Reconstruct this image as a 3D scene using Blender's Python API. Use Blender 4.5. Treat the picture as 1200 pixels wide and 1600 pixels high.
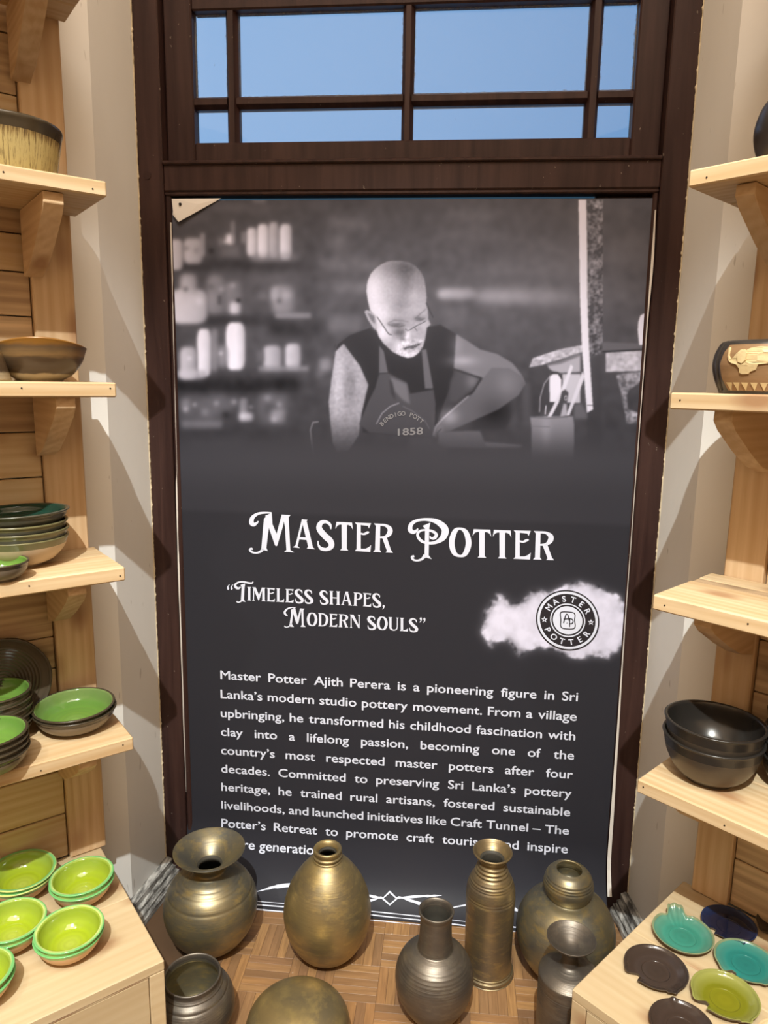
import bpy, bmesh, math, random
import numpy as np
from mathutils import Vector, Matrix, geometry

random.seed(7); np.random.seed(7)
for o in list(bpy.data.objects): bpy.data.objects.remove(o)
SC = bpy.context.scene
COL = SC.collection

# ------------------------------------------------------------------ camera
CAM_H, FPX = 1.6, 1135.0
PITCH, YAW, ROLL = math.radians(10.25), math.radians(5.23), math.radians(0.95)
_cp, _sp = math.cos(PITCH), math.sin(PITCH)
_f = np.array([-math.sin(YAW)*_cp, math.cos(YAW)*_cp, -_sp])
_r = np.array([math.cos(YAW), math.sin(YAW), 0.0])
_u = np.cross(_r, _f)
_c, _s = math.cos(ROLL), math.sin(ROLL)
_R = np.stack([_c*_r+_s*_u, -_s*_r+_c*_u, _f], 1)
camd = bpy.data.cameras.new('camera'); cam = bpy.data.objects.new('camera', camd); COL.objects.link(cam)
camd.sensor_fit = 'HORIZONTAL'; camd.sensor_width = 36.0; camd.lens = 36.0*FPX/1200.0
camd.clip_start = 0.02; camd.clip_end = 200
_M = Matrix.Identity(4)
for i in range(3):
    _M[i][0] = _R[i, 0]; _M[i][1] = _R[i, 1]; _M[i][2] = -_R[i, 2]
_M[2][3] = CAM_H
cam.matrix_world = _M
SC.camera = cam

# ------------------------------------------------------------------ world, lamps, exposure
SC.view_settings.view_transform = 'Standard'
SC.view_settings.look = 'None'
SC.view_settings.exposure = 0.0
SC.view_settings.gamma = 1.0
SC.view_settings.use_curve_mapping = False
SC.render.film_transparent = False
W = bpy.data.worlds.new('sky'); SC.world = W; W.use_nodes = True
wn, wl = W.node_tree.nodes, W.node_tree.links
wn.clear()
w_out = wn.new('ShaderNodeOutputWorld'); w_bg = wn.new('ShaderNodeBackground')
w_tc = wn.new('ShaderNodeTexCoord'); w_sep = wn.new('ShaderNodeSeparateXYZ'); w_mr = wn.new('ShaderNodeMapRange')
w_mix = wn.new('ShaderNodeMix'); w_mix.data_type = 'RGBA'
wl.new(w_tc.outputs['Generated'], w_sep.inputs[0]); wl.new(w_sep.outputs['X'], w_mr.inputs['Value'])
w_mr.inputs['From Min'].default_value = -0.35; w_mr.inputs['From Max'].default_value = 0.25
w_mix.inputs[6].default_value = (0.315, 0.525, 0.850, 1); w_mix.inputs[7].default_value = (0.175, 0.355, 0.650, 1)
wl.new(w_mr.outputs[0], w_mix.inputs[0]); wl.new(w_mix.outputs[2], w_bg.inputs[0]); wl.new(w_bg.outputs[0], w_out.inputs[0])
w_bg.inputs[1].default_value = 1.0

def spot(name, loc, aim, power, size_deg, blend, radius, col):
    l = bpy.data.lights.new(name, 'SPOT'); o = bpy.data.objects.new(name, l); COL.objects.link(o)
    l.energy = power; l.spot_size = math.radians(size_deg); l.spot_blend = blend; l.shadow_soft_size = radius; l.color = col
    o.location = loc
    o.rotation_euler = (Vector(aim)-Vector(loc)).to_track_quat('-Z', 'Y').to_euler()
    return o
SPOT_COL = (0.95, 1.0, 0.985)
spot('track_lamp_centre', (-0.15, -1.90, 5.25), (-0.15, 1.55, 0.72), 1480, 30, 0.55, 0.03, SPOT_COL)
spot('track_lamp_right', (1.30, -0.90, 5.25), (0.60, 1.40, 0.5), 150, 26, 0.7, 0.05, SPOT_COL)
spot('track_lamp_left', (-1.60, -0.90, 5.25), (-0.95, 1.40, 0.5), 150, 26, 0.7, 0.05, SPOT_COL)
def area(name, loc, size, power, col, rot=(0, 0, 0)):
    l = bpy.data.lights.new(name, 'AREA'); o = bpy.data.objects.new(name, l); COL.objects.link(o)
    l.energy = power; l.shape = 'RECTANGLE'; l.size, l.size_y = size; l.color = col
    o.location = loc; o.rotation_euler = rot
    return o
area('ambient_fill', (0.0, -1.0, 5.40), (3.4, 2.4), 200, (1.0, 0.875, 0.735))  # added warm fill for the room's ambient light, not an actual fixture

# ------------------------------------------------------------------ node helpers
def srgb(r, g, b):
    def f(c):
        c /= 255.0
        return c/12.92 if c <= 0.04045 else ((c+0.055)/1.055)**2.4
    return (f(r), f(g), f(b), 1.0)

class NT:
    def __init__(s, name):
        s.m = bpy.data.materials.new(name); s.m.use_nodes = True
        s.n = s.m.node_tree.nodes; s.l = s.m.node_tree.links
        s.n.clear()
        s.out = s.n.new('ShaderNodeOutputMaterial'); s.p = s.n.new('ShaderNodeBsdfPrincipled')
        s.l.new(s.p.outputs[0], s.out.inputs[0])
    def link(s, a, b): s.l.new(a, b)
    def coord(s, scale=(1, 1, 1), rnd=0.0, kind='Object'):
        tc = s.n.new('ShaderNodeTexCoord'); mp = s.n.new('ShaderNodeMapping')
        mp.inputs['Scale'].default_value = scale
        src = tc.outputs[kind]
        if rnd:
            oi = s.n.new('ShaderNodeObjectInfo'); vm = s.n.new('ShaderNodeVectorMath'); vm.operation = 'SCALE'
            cx = s.n.new('ShaderNodeCombineXYZ')
            for i in range(3): s.l.new(oi.outputs['Random'], cx.inputs[i])
            s.l.new(cx.outputs[0], vm.inputs[0]); vm.inputs['Scale'].default_value = rnd
            ad = s.n.new('ShaderNodeVectorMath'); ad.operation = 'ADD'
            s.l.new(src, ad.inputs[0]); s.l.new(vm.outputs[0], ad.inputs[1]); src = ad.outputs[0]
        s.l.new(src, mp.inputs[0]); return mp.outputs[0]
    def noise(s, vec, scale, detail=4, rough=0.55, dist=0.0):
        t = s.n.new('ShaderNodeTexNoise'); t.inputs['Scale'].default_value = scale; t.inputs['Detail'].default_value = detail
        t.inputs['Roughness'].default_value = rough; t.inputs['Distortion'].default_value = dist
        s.l.new(vec, t.inputs['Vector']); return t.outputs['Fac']
    def ramp(s, fac, stops):
        r = s.n.new('ShaderNodeValToRGB'); e = r.color_ramp.elements
        while len(e) < len(stops): e.new(0.5)
        for el, (p, c) in zip(e, stops): el.position = p; el.color = c if len(c) == 4 else (*c, 1)
        s.l.new(fac, r.inputs[0]); return r.outputs[0]
    def mix(s, fac, a, b, mode='MIX'):
        m = s.n.new('ShaderNodeMix'); m.data_type = 'RGBA'; m.blend_type = mode
        for v, i in ((fac, 0), (a, 6), (b, 7)):
            if hasattr(v, 'links'): s.l.new(v, m.inputs[i])
            else: m.inputs[i].default_value = (*v, 1) if i and len(v) == 3 else v
        return m.outputs[2]
    def math(s, op, a, b=0.0, clamp=False):
        m = s.n.new('ShaderNodeMath'); m.operation = op; m.use_clamp = clamp
        for v, i in ((a, 0), (b, 1)):
            if hasattr(v, 'links'): s.l.new(v, m.inputs[i])
            else: m.inputs[i].default_value = v
        return m.outputs[0]
    def bump(s, h, strength=0.2, dist=0.002):
        b = s.n.new('ShaderNodeBump'); b.inputs['Strength'].default_value = strength; b.inputs['Distance'].default_value = dist
        s.l.new(h, b.inputs['Height']); s.l.new(b.outputs[0], s.p.inputs['Normal'])
    def set(s, color=None, rough=None, metal=None, spec=None, coat=None):
        p = s.p
        for v, k in ((color, 'Base Color'), (rough, 'Roughness'), (metal, 'Metallic'), (spec, 'Specular IOR Level'), (coat, 'Coat Weight')):
            if v is None: continue
            if hasattr(v, 'links'): s.l.new(v, p.inputs[k])
            else: p.inputs[k].default_value = v
        return s.m

def pine(name, axis, light, dark, knot, contrast=1.0, rough=0.55):
    t = NT(name)
    sc = [22, 22, 22]; sc[axis] = 1.3
    v = t.coord(tuple(sc), 7.0)
    g = t.noise(v, 1.0, 5, 0.6, 0.8)
    sc2 = [90, 90, 90]; sc2[axis] = 4.0
    fine = t.noise(t.coord(tuple(sc2), 3.0), 1.0, 3, 0.5)
    sr = [34, 34, 34]; sr[axis] = 1.1
    wv = t.n.new('ShaderNodeTexWave'); wv.wave_type = 'RINGS'; wv.rings_direction = 'XYZ'[axis]
    wv.inputs['Scale'].default_value = 0.55; wv.inputs['Distortion'].default_value = 5.0; wv.inputs['Detail'].default_value = 3.0; wv.inputs['Detail Scale'].default_value = 1.2
    t.link(t.coord(tuple(sr), 6.0), wv.inputs['Vector'])
    a = t.math('ADD', t.math('ADD', t.math('MULTIPLY', g, 0.62), t.math('MULTIPLY', fine, 0.26)), t.math('MULTIPLY', wv.outputs['Fac'], 0.12))
    lo, hi = 0.5-0.14/contrast, 0.5+0.14/contrast
    col = t.ramp(a, [(lo, dark), (hi, light)])
    big = t.noise(t.coord((2.2, 2.2, 2.2), 5.0), 1.0, 2)
    col = t.mix(t.math('MULTIPLY', t.ramp(big, [(0.42, (0, 0, 0)), (0.68, (1, 1, 1))]), 0.45), col, dark)
    sk = [8, 8, 8]; sk[axis] = 4.2
    vo = t.n.new('ShaderNodeTexVoronoi'); vo.inputs['Scale'].default_value = 1.0
    t.link(t.coord(tuple(sk), 11.0), vo.inputs['Vector'])
    kf = t.ramp(vo.outputs['Distance'], [(0.08, (1, 1, 1)), (0.22, (0.12, 0.12, 0.12)), (0.27, (0, 0, 0))])
    col = t.mix(t.math('MULTIPLY', kf, 0.75), col, knot)
    oi = t.n.new('ShaderNodeObjectInfo')
    hs = t.n.new('ShaderNodeHueSaturation'); t.link(col, hs.inputs['Color'])
    t.link(t.math('ADD', t.math('MULTIPLY', oi.outputs['Random'], 0.22), 0.88), hs.inputs['Value'])
    t.bump(a, 0.25, 0.0012)
    return t.set(hs.outputs[0], rough, 0.0, 0.3)
P_L, P_D, P_K = (0.68, 0.53, 0.33), (0.54, 0.365, 0.19), (0.32, 0.16, 0.075)
M_SHELF = pine('pine_shelf', 0, P_L, P_D, P_K)
M_POST = pine('pine_post', 2, (0.76, 0.555, 0.34), (0.58, 0.375, 0.20), P_K)
M_BRK = pine('pine_bracket', 1, (0.76, 0.57, 0.36), (0.59, 0.395, 0.215), P_K)
M_OLD = pine('aged_pine', 0, (0.70, 0.505, 0.30), (0.38, 0.25, 0.145), (0.10, 0.055, 0.03), 1.0)
M_CAB = pine('pine_cabinet', 0, (0.63, 0.50, 0.31), (0.53, 0.385, 0.215), P_K, 0.7)

def plaster():
    t = NT('white_plaster')
    a = t.noise(t.coord((3, 3, 1.2)), 1.0, 4)
    b = t.noise(t.coord((40, 40, 25)), 1.0, 3)
    c = t.mix(t.ramp(a, [(0.4, (0, 0, 0)), (0.7, (1, 1, 1))]), (0.76, 0.735, 0.69, 1), (0.71, 0.68, 0.63, 1))
    sp = t.noise(t.coord((60, 60, 14)), 1.0, 2)
    c = t.mix(t.ramp(sp, [(0.72, (0, 0, 0)), (0.76, (0.6, 0.6, 0.6))]), c, (0.42, 0.38, 0.33, 1))
    t.bump(b, 0.12, 0.002)
    return t.set(c, 0.8, 0, 0.2)
M_WALL = plaster()
def room_paint():
    t = NT('warm_room_paint')
    a = t.noise(t.coord((2, 2, 2)), 1.0, 2)
    return t.set(t.mix(a, (0.62, 0.53, 0.42, 1), (0.70, 0.60, 0.48, 1)), 0.8, 0, 0.2)
M_ROOM = room_paint()
def dark_wood():
    t = NT('dark_stained_wood')
    v = t.coord((30, 30, 2.0), 4.0)
    g = t.noise(v, 1.0, 5, 0.6, 0.6)
    c = t.ramp(g, [(0.3, (0.022, 0.010, 0.009)), (0.7, (0.052, 0.025, 0.020))])
    d = t.noise(t.coord((90, 90, 60), 3.0), 1.0, 2)
    c = t.mix(t.ramp(d, [(0.735, (0, 0, 0)), (0.76, (0.55, 0.55, 0.55))]), c, (0.25, 0.20, 0.16, 1))
    t.bump(g, 0.08, 0.0008)
    return t.set(c, t.ramp(g, [(0.2, (0.36, 0.36, 0.36)), (0.8, (0.5, 0.5, 0.5))]), 0, 0.22)
M_DOOR = dark_wood()

def simple(name, c, rough=0.5, metal=0.0, spec=0.4, var=0.12, scale=14.0, bump=0.0):
    t = NT(name)
    a = t.noise(t.coord((scale,)*3), 1.0, 4)
    lo = tuple(x*(1-var) for x in c[:3])+(1,); hi = tuple(min(1, x*(1+var)) for x in c[:3])+(1,)
    if bump: t.bump(a, bump, 0.002)
    return t.set(t.mix(a, lo, hi), rough, metal, spec)

def bronze(name, base, dark, gold, rough=0.36, groove=0.5, gscale=220.0, metal=0.75):
    t = NT(name)
    a = t.noise(t.coord((9, 9, 14), 3.0), 1.0, 5, 0.6, 0.4)
    b = t.noise(t.coord((26, 26, 60), 2.0), 1.0, 4, 0.65)
    c = t.mix(t.ramp(a, [(0.40, (0, 0, 0)), (0.66, (1, 1, 1))]), base, dark)
    c = t.mix(t.math('MULTIPLY', t.ramp(b, [(0.50, (0, 0, 0)), (0.68, (1, 1, 1))]), 0.6), c, gold)
    st = t.noise(t.coord((5, 5, gscale), 2.0), 1.0, 3, 0.6)
    t.bump(t.math('ADD', st, t.math('MULTIPLY', b, 0.4)), groove, 0.0012)
    return t.set(c, t.math('ADD', t.math('MULTIPLY', a, 0.22), rough-0.10), metal, 0.4)

def glaze(name, stops, ring=90.0, rough=0.12, spec=0.6, rmax=0.1, ringamt=0.25):
    """glaze whose colour goes with the distance from the vessel's axis, with faint throwing rings"""
    t = NT(name)
    tc = t.n.new('ShaderNodeTexCoord'); se = t.n.new('ShaderNodeSeparateXYZ'); t.link(tc.outputs['Object'], se.inputs[0])
    r = t.math('SQRT', t.math('ADD', t.math('POWER', se.outputs[0], 2.0), t.math('POWER', se.outputs[1], 2.0)))
    nz = t.noise(t.coord((18, 18, 18), 4.0), 1.0, 4)
    rr = t.math('ADD', t.math('DIVIDE', r, rmax), t.math('MULTIPLY', t.math('SUBTRACT', nz, 0.5), 0.16))
    c = t.ramp(rr, stops)
    w = t.math('SINE', t.math('ADD', t.math('MULTIPLY', r, ring*6.283), t.math('MULTIPLY', nz, 3.0)))
    c = t.mix(t.math('MULTIPLY', t.math('MULTIPLY', t.math('ADD', w, 1.0), 0.5), ringamt), c, tuple(x*0.55 for x in stops[0][1][:3])+(1,))
    t.bump(w, 0.12, 0.0008)
    return t.set(c, rough, 0.0, spec)

# ------------------------------------------------------------------ object helpers
def tag(o, label=None, cat=None, group=None, kind=None):
    if label: o['label'] = label
    if cat: o['category'] = cat
    if group: o['group'] = group
    if kind: o['kind'] = kind
    return o
def empty(name, loc=(0, 0, 0), rz=0.0, label=None, cat=None, group=None, kind=None):
    o = bpy.data.objects.new(name, None); COL.objects.link(o)
    o.location = loc; o.rotation_euler = (0, 0, rz); o.empty_display_size = 0.05
    return tag(o, label, cat, group, kind)
def mesh_obj(name, verts, faces, mats, parent=None, smooth=False, fmat=None, loc=None):
    me = bpy.data.meshes.new(name); me.from_pydata([tuple(v) for v in verts], [], [tuple(f) for f in faces])
    for m in (mats if isinstance(mats, (list, tuple)) else [mats]): me.materials.append(m)
    if fmat is not None: me.polygons.foreach_set('material_index', fmat)
    if smooth: me.polygons.foreach_set('use_smooth', [True]*len(me.polygons))
    me.update()
    o = bpy.data.objects.new(name, me); COL.objects.link(o)
    if parent: o.parent = parent
    if loc is not None: o.location = loc
    return o
def bm_obj(name, bm, mats, parent=None, smooth=False, loc=None):
    me = bpy.data.meshes.new(name); bmesh.ops.recalc_face_normals(bm, faces=bm.faces); bm.to_mesh(me); bm.free()
    for m in (mats if isinstance(mats, (list, tuple)) else [mats]): me.materials.append(m)
    if smooth: me.polygons.foreach_set('use_smooth', [True]*len(me.polygons))
    o = bpy.data.objects.new(name, me); COL.objects.link(o)
    if parent: o.parent = parent
    if loc is not None: o.location = loc
    return o
def add_box(bm, a, b, bev=0.0, seg=1):
    x0, x1 = sorted((a[0], b[0])); y0, y1 = sorted((a[1], b[1])); z0, z1 = sorted((a[2], b[2]))
    vs = [bm.verts.new(p) for p in ((x0,y0,z0),(x1,y0,z0),(x1,y1,z0),(x0,y1,z0),(x0,y0,z1),(x1,y0,z1),(x1,y1,z1),(x0,y1,z1))]
    fs = [bm.faces.new([vs[i] for i in q]) for q in ((0,3,2,1),(4,5,6,7),(0,1,5,4),(1,2,6,5),(2,3,7,6),(3,0,4,7))]
    if bev:
        es = list({e for f in fs for e in f.edges})
        bmesh.ops.bevel(bm, geom=es, offset=bev, segments=seg, affect='EDGES', profile=0.5)
def box(name, a, b, mat, parent=None, bev=0.0, centre=True, seg=1):
    """box from corner a to b; the object's origin goes to the middle of the box"""
    c = [(a[i]+b[i])/2 for i in range(3)] if centre else [0, 0, 0]
    bm = bmesh.new(); add_box(bm, [a[i]-c[i] for i in range(3)], [b[i]-c[i] for i in range(3)], bev, seg)
    return bm_obj(name, bm, mat, parent, loc=c)
def prism(name, poly, axis, t0, t1, mat, parent=None, bev=0.0, loc=None):
    """polygon in the plane across 'axis' (0: y,z   2: x,y) drawn out from t0 to t1"""
    bm = bmesh.new()
    def P(p, t): return (t, p[0], p[1]) if axis == 0 else (p[0], p[1], t)
    a = [bm.verts.new(P(p, t0)) for p in poly]; b = [bm.verts.new(P(p, t1)) for p in poly]
    bm.faces.new(a); bm.faces.new(b[::-1])
    n = len(poly)
    for i in range(n): bm.faces.new((a[i], b[i], b[(i+1) % n], a[(i+1) % n]))
    if bev: bmesh.ops.bevel(bm, geom=list(bm.edges), offset=bev, segments=1, affect='EDGES')
    return bm_obj(name, bm, mat, parent, loc=loc)

def smooth_prof(pts, n=4):
    """Catmull-Rom through (r, z, m) profile points; a point with m given as 'k' keeps a sharp corner"""
    out = []
    P = [p if len(p) > 2 else (p[0], p[1], 0) for p in pts]
    for i in range(len(P)-1):
        p0, p1, p2, p3 = P[max(i-1, 0)], P[i], P[i+1], P[min(i+2, len(P)-1)]
        for k in range(n):
            t = k/n
            def cr(a, b, c, d): return 0.5*((2*b)+(-a+c)*t+(2*a-5*b+4*c-d)*t*t+(-a+3*b-3*c+d)*t**3)
            out.append((max(0.0, cr(p0[0], p1[0], p2[0], p3[0])), cr(p0[1], p1[1], p2[1], p3[1]), p2[2]))
    out.append(P[-1])
    return out
def lathe(name, prof, mats, parent=None, loc=(0, 0, 0), seg=64, rfun=None, zfun=None, smooth=True):
    """prof: list of (r, z, material of the span that ends here)"""
    verts, faces, fm = [], [], []
    th = [2*math.pi*i/seg for i in range(seg)]
    rings = []
    for r, z, m in prof:
        if r < 1e-5:
            rings.append([len(verts)]); verts.append((0, 0, z))
        else:
            ids = []
            for t in th:
                k = rfun(t, r, z) if rfun else 1.0
                dz = zfun(t, r, z) if zfun else 0.0
                ids.append(len(verts)); verts.append((r*k*math.cos(t), r*k*math.sin(t), z+dz))
            rings.append(ids)
    for i in range(len(prof)-1):
        a, b, m = rings[i], rings[i+1], prof[i+1][2]
        for j in range(seg):
            j2 = (j+1) % seg
            if len(a) == 1 and len(b) == 1: continue
            if len(a) == 1: f = (a[0], b[j2], b[j])
            elif len(b) == 1: f = (a[j], a[j2], b[0])
            else: f = (a[j], a[j2], b[j2], b[j])
            faces.append(f); fm.append(m)
    o = mesh_obj(name, verts, faces, mats, parent, smooth, fm, loc)
    return o

# pixel of the reference photo -> ray, for things measured on a known plane
def ray(u, v):
    d = np.array([(u-600)/FPX, -(v-800)/FPX, 1.0]); return _R @ d
def on_floor(u, v, z=0.0):
    d = ray(u, v); t = (z-CAM_H)/d[2]; return (d[0]*t, d[1]*t)

# ================================================================== LARGE STRUCTURE
DOOR_Y = 2.04
XL, XR = -0.876, 0.580          # reveal faces
CL = (-0.903, 1.850); CR = (0.609, 1.850)
EUL, ENL = (-0.743, -0.669), (0.669, -0.743)
EUR, ENR = (0.743, -0.669), (-0.669, -0.743)
TOPZ = 5.5
def wall_poly(name, pts, z0, z1, thick_dir, mat, th=0.08):
    """vertical wall slab through plan points pts; thickness away from the room"""
    (x0, y0), (x1, y1) = pts; dx, dy = thick_dir
    p = [(x0, y0), (x1, y1), (x1+dx*th, y1+dy*th), (x0+dx*th, y0+dy*th)]
    o = prism(name, p, 2, z0, z1, mat)
    return tag(o, kind='structure')
WL = 1.95
ELx, ELy = CL[0]+EUL[0]*WL, CL[1]+EUL[1]*WL
ERx, ERy = CR[0]+EUR[0]*WL, CR[1]+EUR[1]*WL
wall_poly('wall_left', (CL, (ELx, ELy)), 0, TOPZ, (-ENL[0], -ENL[1]), M_WALL)
wall_poly('wall_right', (CR, (ERx, ERy)), 0, TOPZ, (-ENR[0], -ENR[1]), M_WALL)
YE = DOOR_Y+0.22
wall_poly('wall_reveal_left', (CL, (XL+(XL-CL[0])*1.16, YE)), 0, TOPZ, (-1, 0.1), M_WALL)
wall_poly('wall_reveal_right', (CR, (XR+(XR-CR[0])*1.16, YE)), 0, TOPZ, (1, 0.1), M_WALL)
wall_poly('wall_side_left', ((ELx, ELy), (ELx, -3.0)), 0, TOPZ, (-1, 0), M_ROOM)
wall_poly('wall_side_right', ((ERx, ERy), (ERx, -3.0)), 0, TOPZ, (1, 0), M_ROOM)
wall_poly('wall_back', ((ELx, -3.0), (ERx, -3.0)), 0, TOPZ, (0, -1), M_ROOM)
tag(box('wall_front', (XL, DOOR_Y, 2.70), (XR, DOOR_Y+0.2, TOPZ), M_WALL), kind='structure')
tag(box('ceiling', (ELx-0.1, -3.1, TOPZ), (ERx+0.1, DOOR_Y+0.3, TOPZ+0.08), M_ROOM), kind='structure')

# ---- floor: sub floor with parquet fingers
def parquet_mat():
    t = NT('parquet_teak')
    g = t.noise(t.coord((160, 9, 20), 9.0), 1.0, 4, 0.6, 0.4)
    oi = t.n.new('ShaderNodeObjectInfo')
    c = t.ramp(oi.outputs['Random'], [(0.0, (0.215, 0.118, 0.055)), (0.28, (0.30, 0.165, 0.075)), (0.55, (0.41, 0.225, 0.09)), (0.8, (0.34, 0.175, 0.07)), (1.0, (0.20, 0.115, 0.065))])
    c = t.mix(t.math('MULTIPLY', t.ramp(g, [(0.35, (0, 0, 0)), (0.7, (1, 1, 1))]), 0.55), c, (0.15, 0.075, 0.032, 1))
    d = t.noise(t.coord((70, 70, 70), 5.0), 1.0, 2)
    c = t.mix(t.ramp(d, [(0.74, (0, 0, 0)), (0.77, (0.5, 0.5, 0.5))]), c, (0.6, 0.5, 0.4, 1))
    t.bump(g, 0.15, 0.0008)
    return t.set(c, 0.36, 0, 0.45)
M_PARQ = parquet_mat()
M_SUB = simple('floor_joint', (0.10, 0.055, 0.028), 0.6)
floor = tag(box('floor', (ELx-0.1, -3.1, -0.06), (ERx+0.1, DOOR_Y+0.3, -0.0012), M_SUB, centre=False), kind='structure')
PB = 0.1225; SW = PB/5
bm = bmesh.new(); add_box(bm, (-SW/2+0.0003, -PB/2+0.0003, -0.004), (SW/2-0.0003, PB/2-0.0003, 0.0), 0.0004)
strip0 = bm_obj('parquet_strip', bm, M_PARQ, floor); strip_me = strip0.data; first = True
for ci in range(-6, 7):
    for cj in range(-6, 2):
        cx, cy = -0.15+PB*(ci+0.5), 1.753+PB*(cj+0.5)
        if cy > 1.99 or cy < 1.22: continue
        if cx < -0.70 or cx > 0.57: continue
        if cy < 1.50 and (cx < -0.60 or cx > 0.42): continue
        if cy < 1.38 and (cx < -0.5 or cx > 0.36): continue
        along_y = (ci+cj) % 2 != 0
        for k in range(5):
            off = (k-2)*SW
            if first: o = strip0; first = False
            else: o = bpy.data.objects.new('parquet_strip', strip_me); COL.objects.link(o); o.parent = floor
            o.location = (cx+off, cy, random.uniform(-0.0004, 0.0)) if along_y else (cx, cy+off, random.uniform(-0.0004, 0.0))
            o.rotation_euler = (0, 0, (0 if along_y else math.pi/2)+random.choice((0, math.pi)))

# ---- distressed grey skirting along the reveals
def skirting_mat():
    t = NT('worn_grey_skirting')
    g = t.noise(t.coord((60, 14, 60)), 1.0, 4, 0.65)
    c = t.ramp(g, [(0.38, (0.045, 0.04, 0.036)), (0.50, (0.24, 0.23, 0.21)), (0.62, (0.52, 0.50, 0.46))])
    t.bump(g, 0.4, 0.003)
    return t.set(c, 0.6)
M_SKIRT = skirting_mat()
def skirting(name, x, sgn, y0, y1, xb):
    prof = [(0, 0.0), (0.048, 0.0), (0.048, 0.018), (0.041, 0.024), (0.041, 0.032), (0.030, 0.036), (0.030, 0.046), (0.020, 0.050), (0.020, 0.068), (0.008, 0.075), (0, 0.075)]
    v = []; f = []
    for y in (y0, y1):
        for a, z in prof: v.append(((xb if y == y0 else x)+sgn*a, y, z))
    n = len(prof)
    for i in range(n): f.append((i, (i+1) % n, n+(i+1) % n, n+i))
    f.append(tuple(range(n))); f.append(tuple(range(n, 2*n))[::-1])
    return tag(mesh_obj(name, v, f, M_SKIRT), kind='structure')
skirting('baseboard_left', XL+0.001, 1, CL[1]-0.03, DOOR_Y, CL[0]-0.003)
skirting('baseboard_right', XR-0.001, -1, CR[1]-0.03, DOOR_Y, CR[0]+0.003)

# ================================================================== DOOR AND TRANSOM WINDOW
def on_door(u, v, y=DOOR_Y):
    d = ray(u, v); t = y/d[1]; return (d[0]*t, CAM_H+d[2]*t)
door = empty('door_1', (-0.148, DOOR_Y, 0), kind='structure')
DO = (-0.148, DOOR_Y, 0)
def dbox(name, a, b, parent=door, bev=0.003, mat=M_DOOR, org=DO):
    return box(name, [a[i]-org[i] for i in range(3)], [b[i]-org[i] for i in range(3)], mat, parent, bev)
dbox('door_jamb', (XL, DOOR_Y, 0), (-0.806, DOOR_Y+0.12, 2.70))
dbox('door_jamb', (0.512, DOOR_Y, 0), (XR, DOOR_Y+0.12, 2.70))
dbox('jamb_bead', (-0.806, DOOR_Y+0.010, 0), (-0.790, DOOR_Y+0.08, 2.095), bev=0.004)
dbox('jamb_bead', (0.498, DOOR_Y+0.010, 0), (0.512, DOOR_Y+0.08, 2.095), bev=0.004)
dbox('transom_rail', (-0.806, DOOR_Y+0.002, 2.098), (0.512, DOOR_Y+0.06, 2.172), bev=0.004)
dbox('rail_bead', (-0.806, DOOR_Y-0.006, 2.166), (0.512, DOOR_Y+0.06, 2.176), bev=0.003)
dbox('rail_bead', (-0.806, DOOR_Y+0.006, 2.089), (0.512, DOOR_Y+0.05, 2.100), bev=0.003)
dbox('door_panel', (-0.806, DOOR_Y+0.045, 0.0), (0.512, DOOR_Y+0.075, 2.079))
dbox('head_rail', (-0.806, DOOR_Y, 2.635), (0.512, DOOR_Y+0.12, 2.70))
bm = bmesh.new(); bmesh.ops.create_circle(bm, cap_ends=True, segments=16, radius=0.011)
bmesh.ops.rotate(bm, verts=bm.verts, cent=(0, 0, 0), matrix=Matrix.Rotation(math.pi/2, 3, 'X'))
r_ = bmesh.ops.extrude_face_region(bm, geom=bm.faces[:]); bmesh.ops.translate(bm, verts=[g for g in r_['geom'] if isinstance(g, bmesh.types.BMVert)], vec=(0, -0.002, 0))
px, pz = on_door(230, 274); bm_obj('wood_plug', bm, M_DOOR, door, loc=(px-DO[0], 0.0005, pz))

# glass of the transom: sky shows through, dirt along the edges of each pane
def glass_mat(name='old_window_glass', tint=(0.955, 0.965, 0.97, 1)):
    t = NT(name)
    n, l = t.n, t.l
    n.remove(t.p)
    tr = n.new('ShaderNodeBsdfTransparent'); tr.inputs[0].default_value = tint
    gl = n.new('ShaderNodeBsdfGlossy'); gl.inputs['Roughness'].default_value = 0.03
    fr = n.new('ShaderNodeFresnel'); fr.inputs[0].default_value = 1.45
    mx = n.new('ShaderNodeMixShader'); l.new(fr.outputs[0], mx.inputs[0]); l.new(tr.outputs[0], mx.inputs[1]); l.new(gl.outputs[0], mx.inputs[2])
    df = n.new('ShaderNodeBsdfDiffuse'); df.inputs[0].default_value = (0.30, 0.27, 0.23, 1)
    tc = n.new('ShaderNodeTexCoord'); se = n.new('ShaderNodeSeparateXYZ'); l.new(tc.outputs['Generated'], se.inputs[0])
    def edge(o): return t.math('MINIMUM', o, t.math('SUBTRACT', 1.0, o))
    ex = edge(se.outputs['X']); ez = edge(se.outputs['Z'])
    at = n.new('ShaderNodeAttribute'); at.attribute_type = 'OBJECT'; at.attribute_name = 'pane_aspect'
    e = t.math('MINIMUM', t.math('MULTIPLY', ex, at.outputs['Fac']), ez)
    nz = t.noise(t.coord((45, 45, 45), 6.0), 1.0, 4, 0.7)
    d1 = t.math('SUBTRACT', t.math('MULTIPLY', nz, 0.07), e)
    d1 = t.math('MULTIPLY', t.math('MULTIPLY', d1, 45.0, True), 0.55)
    sp = t.noise(t.coord((50, 50, 17), 9.0), 1.0, 2)
    d2 = t.math('MULTIPLY', t.math('SUBTRACT', sp, 0.765), 30.0, True)
    m2 = n.new('ShaderNodeMixShader'); l.new(t.math('MAXIMUM', d1, d2), m2.inputs[0]); l.new(mx.outputs[0], m2.inputs[1]); l.new(df.outputs[0], m2.inputs[2])
    l.new(m2.outputs[0], t.out.inputs[0])
    return t.m
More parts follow.
